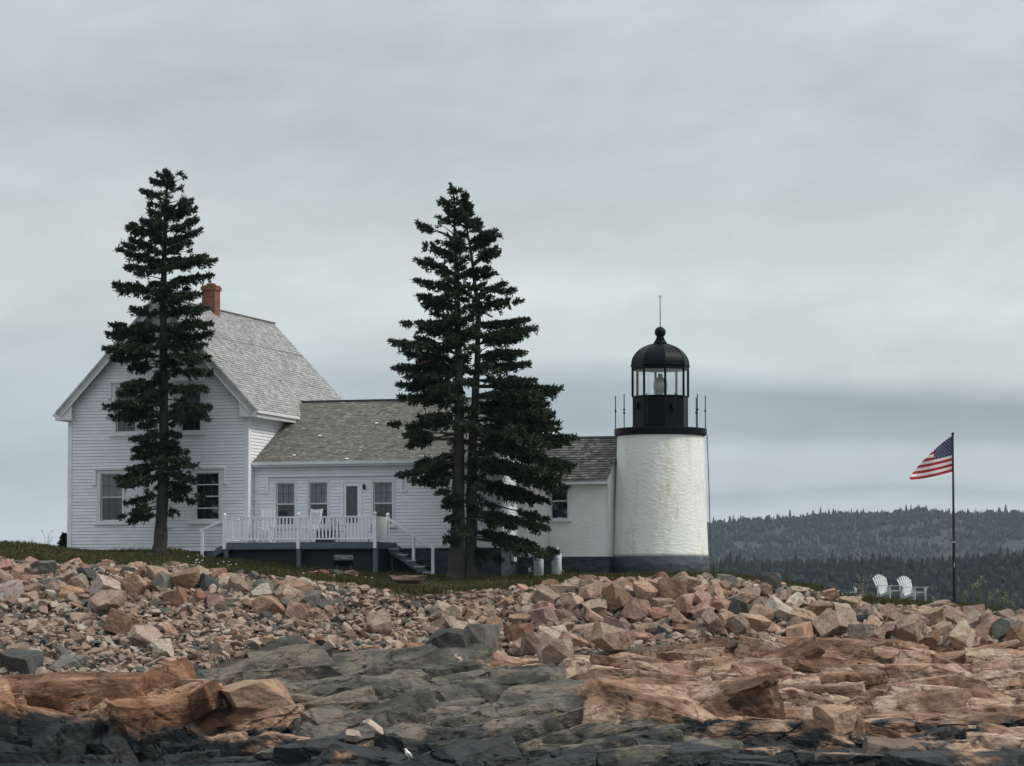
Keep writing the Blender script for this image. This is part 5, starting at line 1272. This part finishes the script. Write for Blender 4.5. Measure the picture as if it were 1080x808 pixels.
# ------------------------------------------------------------------ on and under the deck
def rocker(a, b, rz, label):
    r = empty("rocking_chair", HW(a, b, DZ), -TH + rz, label, "chair", "white rocking chairs on the deck")   # faces local -y
    m = MB(); m.box(-.26, .26, -.28, .22, .40, .43); m.build("seat", "paint", r)
    m = MB()
    for sg in (-1, 1): m.beam((sg * .26, .20, .40), (sg * .28, .44, 1.42), .045, .05)
    m.beam((-.30, .425, 1.33), (.30, .425, 1.33), .03, .13); m.beam((-.27, .27, .60), (.27, .27, .60), .025, .06)
    for k in range(7): x = -.20 + k * .0667; m.beam((x, .27, .60), (x * 1.05, .41, 1.28), .036, .014, (0, 1, 0))
    m.build("backrest", "paint", r)
    for sg in (-1, 1):
        MB().beam((sg * .31, -.34, .66), (sg * .31, .32, .68), .085, .025).build("armrest", "paint", r)
        MB().box(sg * .27 - .022, sg * .27 + .022, -.27, -.225, .06, .648).build("leg", "paint", r)
        MB().box(sg * .27 - .022, sg * .27 + .022, .17, .215, .06, .40).build("leg", "paint", r)
        MB().tube([(sg * .27, -.48, .09), (sg * .27, -.2, .03), (sg * .27, .15, .03), (sg * .27, .42, .06), (sg * .27, .62, .14)], .024, 6).build("rocker", "paint", r)
    return r
rocker(.92, -.25, .1, "white slat-backed rocking chair on the deck nearest the gable wall")
rocker(2.95, -.45, -.35, "white slat-backed rocking chair on the deck nearest the door")
def iron_chair(a, b, rz, label):
    r = empty("patio_chair", HW(a, b, DZ), -TH + rz, label, "chair", "dark iron patio chairs on the deck")
    MB().lathe([(.0, .43), (.22, .43), (.23, .445), (.22, .46), (.0, .46)], 16).build("seat", "bluebox", r)
    m = MB()
    for sg in (-1, 1): m.tube([(sg * .2, .18, .44), (sg * .23, .24, .8), (sg * .18, .25, .98), (0, .25, 1.04)], .016, 6)
    for k in (-1, 0, 1): m.tube([(k * .07, .19, .45), (k * .09, .235, .72), (k * .05, .25, .98)], .010, 5)
    m.build("backrest", "iron", r)
    for sg in (-1, 1):
        MB().tube([(sg * .22, .22, .70), (sg * .28, .0, .70), (sg * .25, -.16, .66), (sg * .2, -.17, .62)], .014, 6).build("armrest", "iron", r)
        for y in (-.17, .17): MB().tube([(sg * .18, y, .44), (sg * .21, y * 1.15, 0)], .015, 6).build("leg", "iron", r)
    return r
iron_chair(4.45, -1.05, 1.2, "dark iron patio chair on the deck before the door's left side")
iron_chair(5.85, -.75, -1.2, "dark iron patio chair on the deck beside the right side panel")
bxr = empty("storage_box", HW(3.75, -.75, DZ), -TH, "dark blue storage box on the deck right of the rocking chairs", "box")
MB().box(-.36, .36, -.24, .24, 0, .44).build("body", "bluebox", bxr, bevel=.02); MB().box(-.38, .38, -.26, .26, .443, .50).build("lid", "bluebox", bxr, bevel=.02)

def on(px, Y): X = (px - 540) / F * Y; return Vector((X, Y, gz(X, Y)))
# barrel smoker on flat stones
gp = on(362, 137.2)
gr = empty("barrel_grill", gp + Vector((0, 0, .22)), .25, "small dark barrel grill on stones under the deck edge", "grill")
def xcyl(m, x0, x1, r, z, a0=0, a1=360, n=20):
    A = [R(a0 + (a1 - a0) * k / n) for k in range(n + 1)]; V = [(x, r * math.cos(t), z + r * math.sin(t)) for x in (x0, x1) for t in A]; n1 = n + 1
    return m.add(V, [(k, k + 1, n1 + k + 1, n1 + k) for k in range(n)] + [tuple(range(n1))[::-1], tuple(n1 + k for k in range(n1))])
xcyl(MB(), -.38, .38, .215, .36, 180, 360).build("firebox", "black", gr); xcyl(MB(), -.385, .385, .22, .365, 0, 180).build("lid", "grill", gr)
MB().tube([(-.12, -.24, .45), (-.12, -.28, .45), (.12, -.28, .45), (.12, -.24, .45)], .012, 6).build("handle", "steel", gr)
for sx in (-1, 1):
    for sy in (-1, 1): MB().tube([(sx * .26, sy * .12, .20), (sx * .30, sy * .17, 0)], .014, 6).build("leg", "iron", gr)
for dx, w, lb in ((-.28, .75, "flat grey stone under the left legs of the barrel grill"), (.36, .62, "flat pale stone under the right legs of the barrel grill")):
    o = put_boulder(BPROT["flat"][3], (gp.x + dx, gp.y - .1, gp.z + .08), (w, w * .9, w * .8), (0, 0, 1 + dx), "grey-green" if dx < 0 else "dull pink"); tag(o, lb, "boulder")
# loose red bricks
bp = on(336, 134.2); bm_ = MB().box(-.10, .10, -.05, .05, -.032, .032); b0 = None
for i, (x, y, z, rz, rx) in enumerate([(-.25, 0, .05, .1, 0), (-.02, .02, .05, -.2, 0), (.22, -.03, .05, .15, 0), (-.16, .0, .12, 1.4, 0), (.06, .0, .12, .2, .1), (.27, .02, .12, 1.2, 0), (-.10, .02, .19, .3, 0), (.12, -.02, .19, -.3, .2), (.0, .0, .26, .9, 0), (-.22, .0, .20, .2, .3), (.16, .03, .27, .5, -.2), (.30, -.15, .20, .8, 1.0), (.42, -.1, .06, .4, .5)]):
    if b0 is None: o = b0 = bm_.build("brick", "brick", None)
    else: o = b0.copy(); COL.objects.link(o)
    o.location = bp + Vector((x, y - .05, z + .02)); o.rotation_euler = (rx, 0, rz); o.scale = (1.3, 1.3, 1.25)
    tag(o, "red brick in the loose pile on the bank left of the barrel grill", "brick", "loose red bricks on the bank")
# gas tanks
def tank(px, Y, h, label):
    r = empty("gas_tank", on(px, Y), 0, label, "gas tank", "tall white gas tanks by the annex")
    MB().lathe([(.17, -.06), (.19, -.02), (.19, .05), (.205, .06), (.205, h - .22), (.19, h - .14), (.13, h - .08), (.06, h - .055), (.0, h - .05)], 28).build("body", "tank", r, smooth=True)
    MB().lathe([(.085, h - .08), (.085, h + .06), (.078, h + .06), (.078, h - .07)], 20).build("collar", "tank", r)
    MB().lathe([(.02, h - .06), (.02, h + .0), (.045, h + .01), (.045, h + .035)], 12).build("valve", "steel", r)
    m = MB()
    for (a0, a1, z0_, z1_) in ((-115, -65, h * .62, h * .66), (-115, -72, h * .54, h * .565), (-115, -65, h * .47, h * .49)):
        A = [R(a0 + (a1 - a0) * k / 8) for k in range(9)]; V = [(.208 * math.cos(t), .208 * math.sin(t), z) for z in (z0_, z1_) for t in A]; m.add(V, [(k, k + 1, 10 + k, 9 + k) for k in range(8)])
    m.build("sticker", "tankmark", r); return r
tank(587, 139.2, 1.14, "white gas tank with blue sticker, the one nearer the annex window"); tank(568, 139.7, 1.06, "white gas tank half hidden by the spruce's lowest branches")

# gull
G = on(430, 104.7); G.z = top_z(G.x, G.y, .12) - .03
gb = MB().tube([(.20, 0, .07), (.16, 0, .12), (.10, 0, .19), (.045, 0, .25), (.0, 0, .30), (-.03, 0, .35), (-.045, 0, .395), (-.055, 0, .43), (-.085, 0, .438), (-.11, 0, .43)], [.012, .04, .078, .098, .092, .065, .048, .05, .038, .014], 14)
gull = empty("gull", G, R(12), "white and grey gull standing on dark rock at the waterline", "gull"); gull.scale = (.82, .82, .80)
gb.build("body", "gullwhite", gull, smooth=True)
MB().tube([(-.105, 0, .431), (-.135, 0, .424), (-.162, 0, .414)], [.013, .010, .003], 6).build("bill", "gullbill", gull)
for sg in (-1, 1):
    MB().tube([(-.005, sg * .078, .31), (.06, sg * .088, .25), (.14, sg * .055, .15), (.23, sg * .015, .05)], [.025, .05, .035, .006], 8).build("wing", "gullgrey", gull, smooth=True)
    MB().tube([(.04, sg * .035, .18), (.045, sg * .035, -.02)], .008, 5).build("leg", "gullbill", gull)
    MB().lathe([(.008, 0), (.006, .004)], 6, (-.09, sg * .038, .442)).build("eye", "black", gull)

# ------------------------------------------------------------------ grass, weeds, flowers
def in_house(x, y):
    dx, dy = x - HO.x, y - HO.y; a = dx * math.cos(TH) - dy * math.sin(TH); b = dx * math.sin(TH) + dy * math.cos(TH)
    return ((a > W0 - .02) & (a < 0) & (b > 0.0)) | ((a >= 0) & (a < WR) & (b > FB)) | ((a >= WR) & (a < AR_ + .05) & (b > AF - .05)) | (((x - TC.x) ** 2 + (y - TC.y) ** 2) < 2.05 ** 2) | ((a > .3) & (a < DA1 - .2) & (b > -1.0) & (b < 1))
def blades(name, x, y, h, w, mat, label, cat):
    k = ~in_house(x, y); x, y, h, w = x[k], y[k], h[k], w[k]; n = len(x); z = np.where(y < GY1, gnp(x, y), zturf(x, y))
    a = RNG.uniform(0, 6.28, n); lean = RNG.normal(0, .35, (n, 2)) * h[:, None]
    b = np.stack([x, y, z - .02], -1); s = np.stack([np.cos(a) * w, np.sin(a) * w, np.zeros(n)], -1)
    t = b + np.stack([lean[:, 0], lean[:, 1], h], -1); mid = b + np.stack([lean[:, 0] * .35, lean[:, 1] * .35, h * .6], -1)
    V = np.stack([b - s, b + s, mid + s * .7, t, mid - s * .7], 1).reshape(-1, 3); o = npmesh(name, V, np.arange(n * 5).reshape(-1, 5), mat)
    return tag(o, label, cat, kind="stuff")
n = 120000; y = 132.3 + (RNG.uniform(size=n) ** 1.25) * 13.5; px = RNG.uniform(-90, 1180, n); x = (px - 540) / F * y
edge = fbm(x * .7, y * .7, 801, 4)
lim = np.interp(px, [-90, 100, 210, 270, 320, 440, 520, 560, 760, 900, 1180], [132.6, 132.6, 132.6, 132.3, 134.6, 134.4, 132.4, 133.0, 133.4, 133.6, 133.4])
k = (y > lim + edge * 1.4)
x, y = x[k], y[k]; h = RNG.uniform(.05, .15, len(x)) * (1 + 1.1 * np.clip(fbm(x * .4, y * .4, 811, 3) + .1, 0, 1)) * np.where(y < 134, 1.25, 1)
blades("grass", x, y, h, RNG.uniform(.008, .018, len(x)), "blades", "short green and straw grass covering the top of the island", "grass")
# tufts in the bank
cx, cy = [], []
for (px, Y, n_, sp_) in ((92, 130.2, 700, .5), (118, 130.0, 800, .6), (140, 130.4, 500, .5), (776, 130.2, 420, .3), (800, 130.8, 350, .3), (380, 133.2, 1500, 1.3), (300, 133.6, 800, 1.2), (440, 132.6, 900, .8), (852, 131.6, 300, .3), (905, 134, 900, .8), (1040, 133.6, 900, .9), (560, 133.2, 300, .5), (660, 133.6, 500, 1.0), (1070, 132.9, 500, .4)):
    X = (px - 540) / F * Y; cx.append(RNG.normal(X, sp_, n_)); cy.append(RNG.normal(Y, sp_ * .5, n_))
x, y = np.concatenate(cx), np.concatenate(cy)
blades("grass_tufts", x, y, RNG.uniform(.12, .36, len(x)), RNG.uniform(.008, .016, len(x)), "blades", "tufts of grass growing between the bank boulders", "grass")
def weed(seed, h, fl):
    rng = random.Random(seed); st = MB(); hds = []
    for k in range(rng.randint(4, 7)):
        a = rng.uniform(0, 6.28); hh = h * rng.uniform(.6, 1.05); ex = rng.uniform(.08, .3) * h; p = [Vector((.03 * math.cos(a), .03 * math.sin(a), -.05)), Vector((ex * .4 * math.cos(a), ex * .4 * math.sin(a), hh * .55)), Vector((ex * math.cos(a), ex * math.sin(a), hh))]
        st.tube(p, [.011, .009, .005], 4, cap=False)
        for q in range(7):
            t = rng.uniform(.15, .9); c = p[0].lerp(p[2], t); b = rng.uniform(0, 6.28); d = Vector((math.cos(b), math.sin(b), .4)) * .11; s = d.cross(Vector((0, 0, 1))).normalized() * .018
            st.add([c, c + d * .5 + s, c + d, c + d * .5 - s], [(0, 1, 2, 3)])
        hd = MB(); hds.append(hd)
        for q in range(5 if fl else 3):
            c = p[2] + Vector((rng.gauss(0, .045), rng.gauss(0, .045), rng.gauss(0, .05))); hd.lathe([(0, -.02), (.028, -.005), (.022, .018), (0, .025)], 6, c)
    return st, hds
WP = []
for i, (h, f) in enumerate(((1.05, 1), (.8, 1), (.6, 1), (1.0, 0))): WP.append(weed(40 + i, h, f))
wm = {}
def put_weed(k, px, Y, sc, rz, label, mat):
    key = (k, mat); r = empty("weed_plant", on(px, Y), rz, label, "weed plant", "tall weeds on the crest"); r.scale = (sc,) * 3
    if key not in wm: wm[key] = [WP[k][0].build("stem", "stem" if mat != "straw" else "straw", r)] + [h_.build("flower_head" if mat != "straw" else "seed_head", mat, r) for h_ in WP[k][1]]
    else:
        for o in wm[key]: c = o.copy(); COL.objects.link(c); c.parent = r
for k, px, Y, sc, lb, mt in ((0, 1031, 137.2, 1.05, "tallest yellow-headed weed right of the flagpole", "flower_y"), (1, 1046, 136.4, .8, "short yellow-headed weed in the middle of those right of the flagpole", "flower_y"), (1, 1056, 136.2, 1.0, "yellow-headed weed near the right end of the crest", "flower_y"), (2, 1066, 135.6, 1.0, "low yellow-headed weed, rightmost on the crest", "flower_y"), (2, 1017, 137.0, .9, "low yellow-headed weed just right of the flagpole's foot", "flower_y"),
                             (2, 901, 136.0, .8, "low pale-flowered weed left of the lawn chairs", "flower_w"), (3, 911, 138.5, .95, "thin bare straw stalks left of the lawn chairs", "straw"), (2, 984, 134.6, .6, "low yellow-headed weed between the lawn chairs and the flagpole", "flower_y"), (3, 50, 143.2, .75, "thin dark stalks on the skyline left of the white house", "straw"), (3, 33, 143.0, .45, "short stalks on the skyline farthest left of the white house", "straw"), (2, 592, 138.6, .6, "small weed growing at the foot of the right gas tank", "flower_w"), (2, 559, 138.9, .7, "small weed growing left of both gas tanks", "flower_w"), (2, 745, 136.5, .6, "small weed at the right foot of the lighthouse", "flower_y")):
    put_weed(k, px, Y, sc, random.uniform(0, 6), lb, mt)
fm = MB()
for (pa, pb, ya, yb, n_) in ((90, 150, 129.6, 131.2, 70), (198, 250, 134.5, 138.5, 14), (320, 440, 133, 135, 12), (880, 910, 134, 136, 10)):
    for i in range(n_):
        p = on(random.uniform(pa, pb), random.uniform(ya, yb)); h = random.uniform(.15, .3); fm.tube([p, p + Vector((0, 0, h))], .006, 4, cap=False, mi=0); fm.lathe([(0, 0), (.045, .01), (.0, .03)], 6, p + Vector((0, 0, h)), mi=1)
tag(fm.build("wild_flowers", ["stem", "flower_w"]), "tiny white flowers scattered through the bank grass", "flowers", kind="stuff")

# ------------------------------------------------------------------ air, sky, light
def haze():
    m = bpy.data.materials.new("sea_haze"); m.use_nodes = True; nt = m.node_tree; nt.nodes.remove(nt.nodes["Principled BSDF"])
    v = N(nt, "ShaderNodeVolumePrincipled"); v.inputs["Color"].default_value = (.70, .86, 1.0, 1); v.inputs["Density"].default_value = HAZE; v.inputs["Anisotropy"].default_value = .0
    L(nt, v.outputs[0], nt.nodes["Material Output"].inputs["Volume"]); M["haze"] = m
    o = MB().box(-9100, 9100, -500, 9100, -4.5, 160).build("haze", "haze"); tag(o, "thin sea haze over the water", "haze", kind="stuff"); o.visible_shadow = True
    return o
HAZE = 5e-5
haze()

EL, AZ = 48, 78     # soft sun behind cloud, from the right and a little behind the camera
EXPO = .6
W = bpy.data.worlds.new("World"); SC.world = W; W.use_nodes = True; nt = W.node_tree
bg = nt.nodes["Background"]; bg.inputs["Strength"].default_value = .1
sky = N(nt, "ShaderNodeTexSky"); sky.sky_type = "NISHITA"; sky.sun_disc = False; sky.sun_elevation = R(EL); sky.sun_rotation = R(90 + AZ - 90 + 68)
tc = N(nt, "ShaderNodeTexCoord"); nrm = N(nt, "ShaderNodeVectorMath"); nrm.operation = "NORMALIZE"; L(nt, tc.outputs["Generated"], nrm.inputs[0])
sx = N(nt, "ShaderNodeSeparateXYZ"); L(nt, nrm.outputs[0], sx.inputs[0]); zc = math_(nt, "MAXIMUM", sx.outputs[2], 0.0)
den = math_(nt, "ADD", zc, .075); cmb = N(nt, "ShaderNodeCombineXYZ"); L(nt, math_(nt, "DIVIDE", sx.outputs[0], den), cmb.inputs[0]); L(nt, math_(nt, "DIVIDE", sx.outputs[1], den), cmb.inputs[1])
big = noise(nt, .55, 5, .55, cmb.outputs[0], .3)
bnd = N(nt, "ShaderNodeCombineXYZ"); L(nt, math_(nt, "MULTIPLY", sx.outputs[0], 9), bnd.inputs[0]); L(nt, math_(nt, "MULTIPLY", sx.outputs[1], 9), bnd.inputs[1]); L(nt, math_(nt, "MULTIPLY", sx.outputs[2], 30), bnd.inputs[2])
str_ = noise(nt, 1.0, 6, .6, bnd.outputs[0], .4)
sm = N(nt, "ShaderNodeCombineXYZ"); L(nt, math_(nt, "MULTIPLY", sx.outputs[0], 5.5), sm.inputs[0]); L(nt, math_(nt, "MULTIPLY", sx.outputs[2], 22), sm.inputs[2]); L(nt, math_(nt, "MULTIPLY", sx.outputs[1], 5.5), sm.inputs[1])
wrp = noise(nt, 1.2, 4, .5, sm.outputs[0])
el = math_(nt, "ADD", sx.outputs[2], math_(nt, "MULTIPLY", math_(nt, "SUBTRACT", wrp.outputs["Fac"], .5), .018))
el = math_(nt, "ADD", el, math_(nt, "MULTIPLY", sx.outputs[0], .03))
def s2l(*c): return tuple(((x / 255 + .055) / 1.055) ** 2.4 if x > 10 else x / 255 / 12.92 for x in c)
Sx = .24
stops = [(.0, (194, 205, 212)), (.030, (196, 206, 211)), (.036, (192, 203, 208)), (.040, (172, 185, 193)), (.0435, (190, 201, 204)), (.053, (188, 199, 202)), (.058, (164, 177, 184)), (.068, (156, 170, 177)), (.076, (203, 212, 212)), (.100, (215, 223, 222)), (.122, (198, 206, 206)), (.142, (190, 199, 201)), (.165, (197, 206, 207)), (.235, (206, 213, 215))]
eln = math_(nt, "DIVIDE", el, Sx, True); cr_ = ramp(nt, eln, [(p / Sx, s2l(*c)) for p, c in stops])
stops_l = [(.0, (198, 210, 217)), (.024, (198, 209, 215)), (.036, (184, 197, 203)), (.051, (176, 189, 195)), (.068, (190, 201, 205)), (.085, (206, 214, 214)), (.105, (208, 215, 215)), (.128, (194, 203, 204)), (.150, (188, 197, 200)), (.170, (192, 201, 204)), (.235, (204, 211, 213))]
cl_ = ramp(nt, eln, [(p / Sx, s2l(*c)) for p, c in stops_l])
side = math_(nt, "ADD", math_(nt, "MULTIPLY", sx.outputs[0], 7.0), math_(nt, "ADD", .75, math_(nt, "MULTIPLY", math_(nt, "SUBTRACT", wrp.outputs["Fac"], .5), 1.2)), True)
cl = mix(nt, side, cl_, cr_)
f = math_(nt, "ADD", math_(nt, "MULTIPLY", math_(nt, "SUBTRACT", str_.outputs["Fac"], .5), .42), math_(nt, "MULTIPLY", math_(nt, "SUBTRACT", big.outputs["Fac"], .5), .30))
mt = N(nt, "ShaderNodeCombineXYZ"); L(nt, math_(nt, "MULTIPLY", sx.outputs[0], 20), mt.inputs[0]); L(nt, math_(nt, "ADD", math_(nt, "MULTIPLY", sx.outputs[2], 44), math_(nt, "MULTIPLY", sx.outputs[0], -9)), mt.inputs[2])
mott = noise(nt, 1.0, 5, .55, mt.outputs[0], .6); f = math_(nt, "ADD", f, math_(nt, "MULTIPLY", math_(nt, "SUBTRACT", mott.outputs["Fac"], .5), .34))
f = math_(nt, "ADD", f, 1.01)
zen = math_(nt, "MULTIPLY", math_(nt, "MAXIMUM", math_(nt, "SUBTRACT", sx.outputs[2], .22), 0.0), 1.2)
back = N(nt, "ShaderNodeMapRange"); L(nt, sx.outputs[1], back.inputs["Value"]); back.inputs["From Min"].default_value = -.6; back.inputs["From Max"].default_value = .3; back.inputs["To Min"].default_value = .90; back.inputs["To Max"].default_value = 1.0
f = math_(nt, "MULTIPLY", f, back.outputs[0]); f = math_(nt, "MULTIPLY", f, math_(nt, "ADD", zen, 1.0)); f = math_(nt, "MULTIPLY", f, 10.0 / 2 ** EXPO)
vm = N(nt, "ShaderNodeVectorMath"); vm.operation = "SCALE"; L(nt, cl, vm.inputs[0]); L(nt, f, vm.inputs["Scale"])
L(nt, mix(nt, .95, sky.outputs["Color"], vm.outputs[0]), bg.inputs["Color"])
ld = bpy.data.lights.new("sun", "SUN"); ld.energy = 1.5; ld.angle = R(11); ld.color = (1.0, .93, .83); sun = bpy.data.objects.new("sun", ld); COL.objects.link(sun)
# light comes from azimuth AZ (measured from straight behind the camera towards the right)
dv = Vector((math.sin(R(AZ)) * math.cos(R(EL)), -math.cos(R(AZ)) * math.cos(R(EL)), math.sin(R(EL))))
sun.rotation_euler = dv.to_track_quat("Z", "Y").to_euler(); sun.location = dv * 60
sky.sun_rotation = math.atan2(dv.x, dv.y)
SC.view_settings.view_transform = "Standard"; SC.view_settings.look = "None"; SC.view_settings.gamma = 1; SC.view_settings.exposure = EXPO
SC.view_settings.use_curve_mapping = False
SC.render.engine = "CYCLES"; SC.cycles.use_denoising = True; SC.cycles.max_bounces = 8; SC.cycles.transparent_max_bounces = 16; SC.cycles.volume_bounces = 0
SC.cycles.use_adaptive_sampling = True
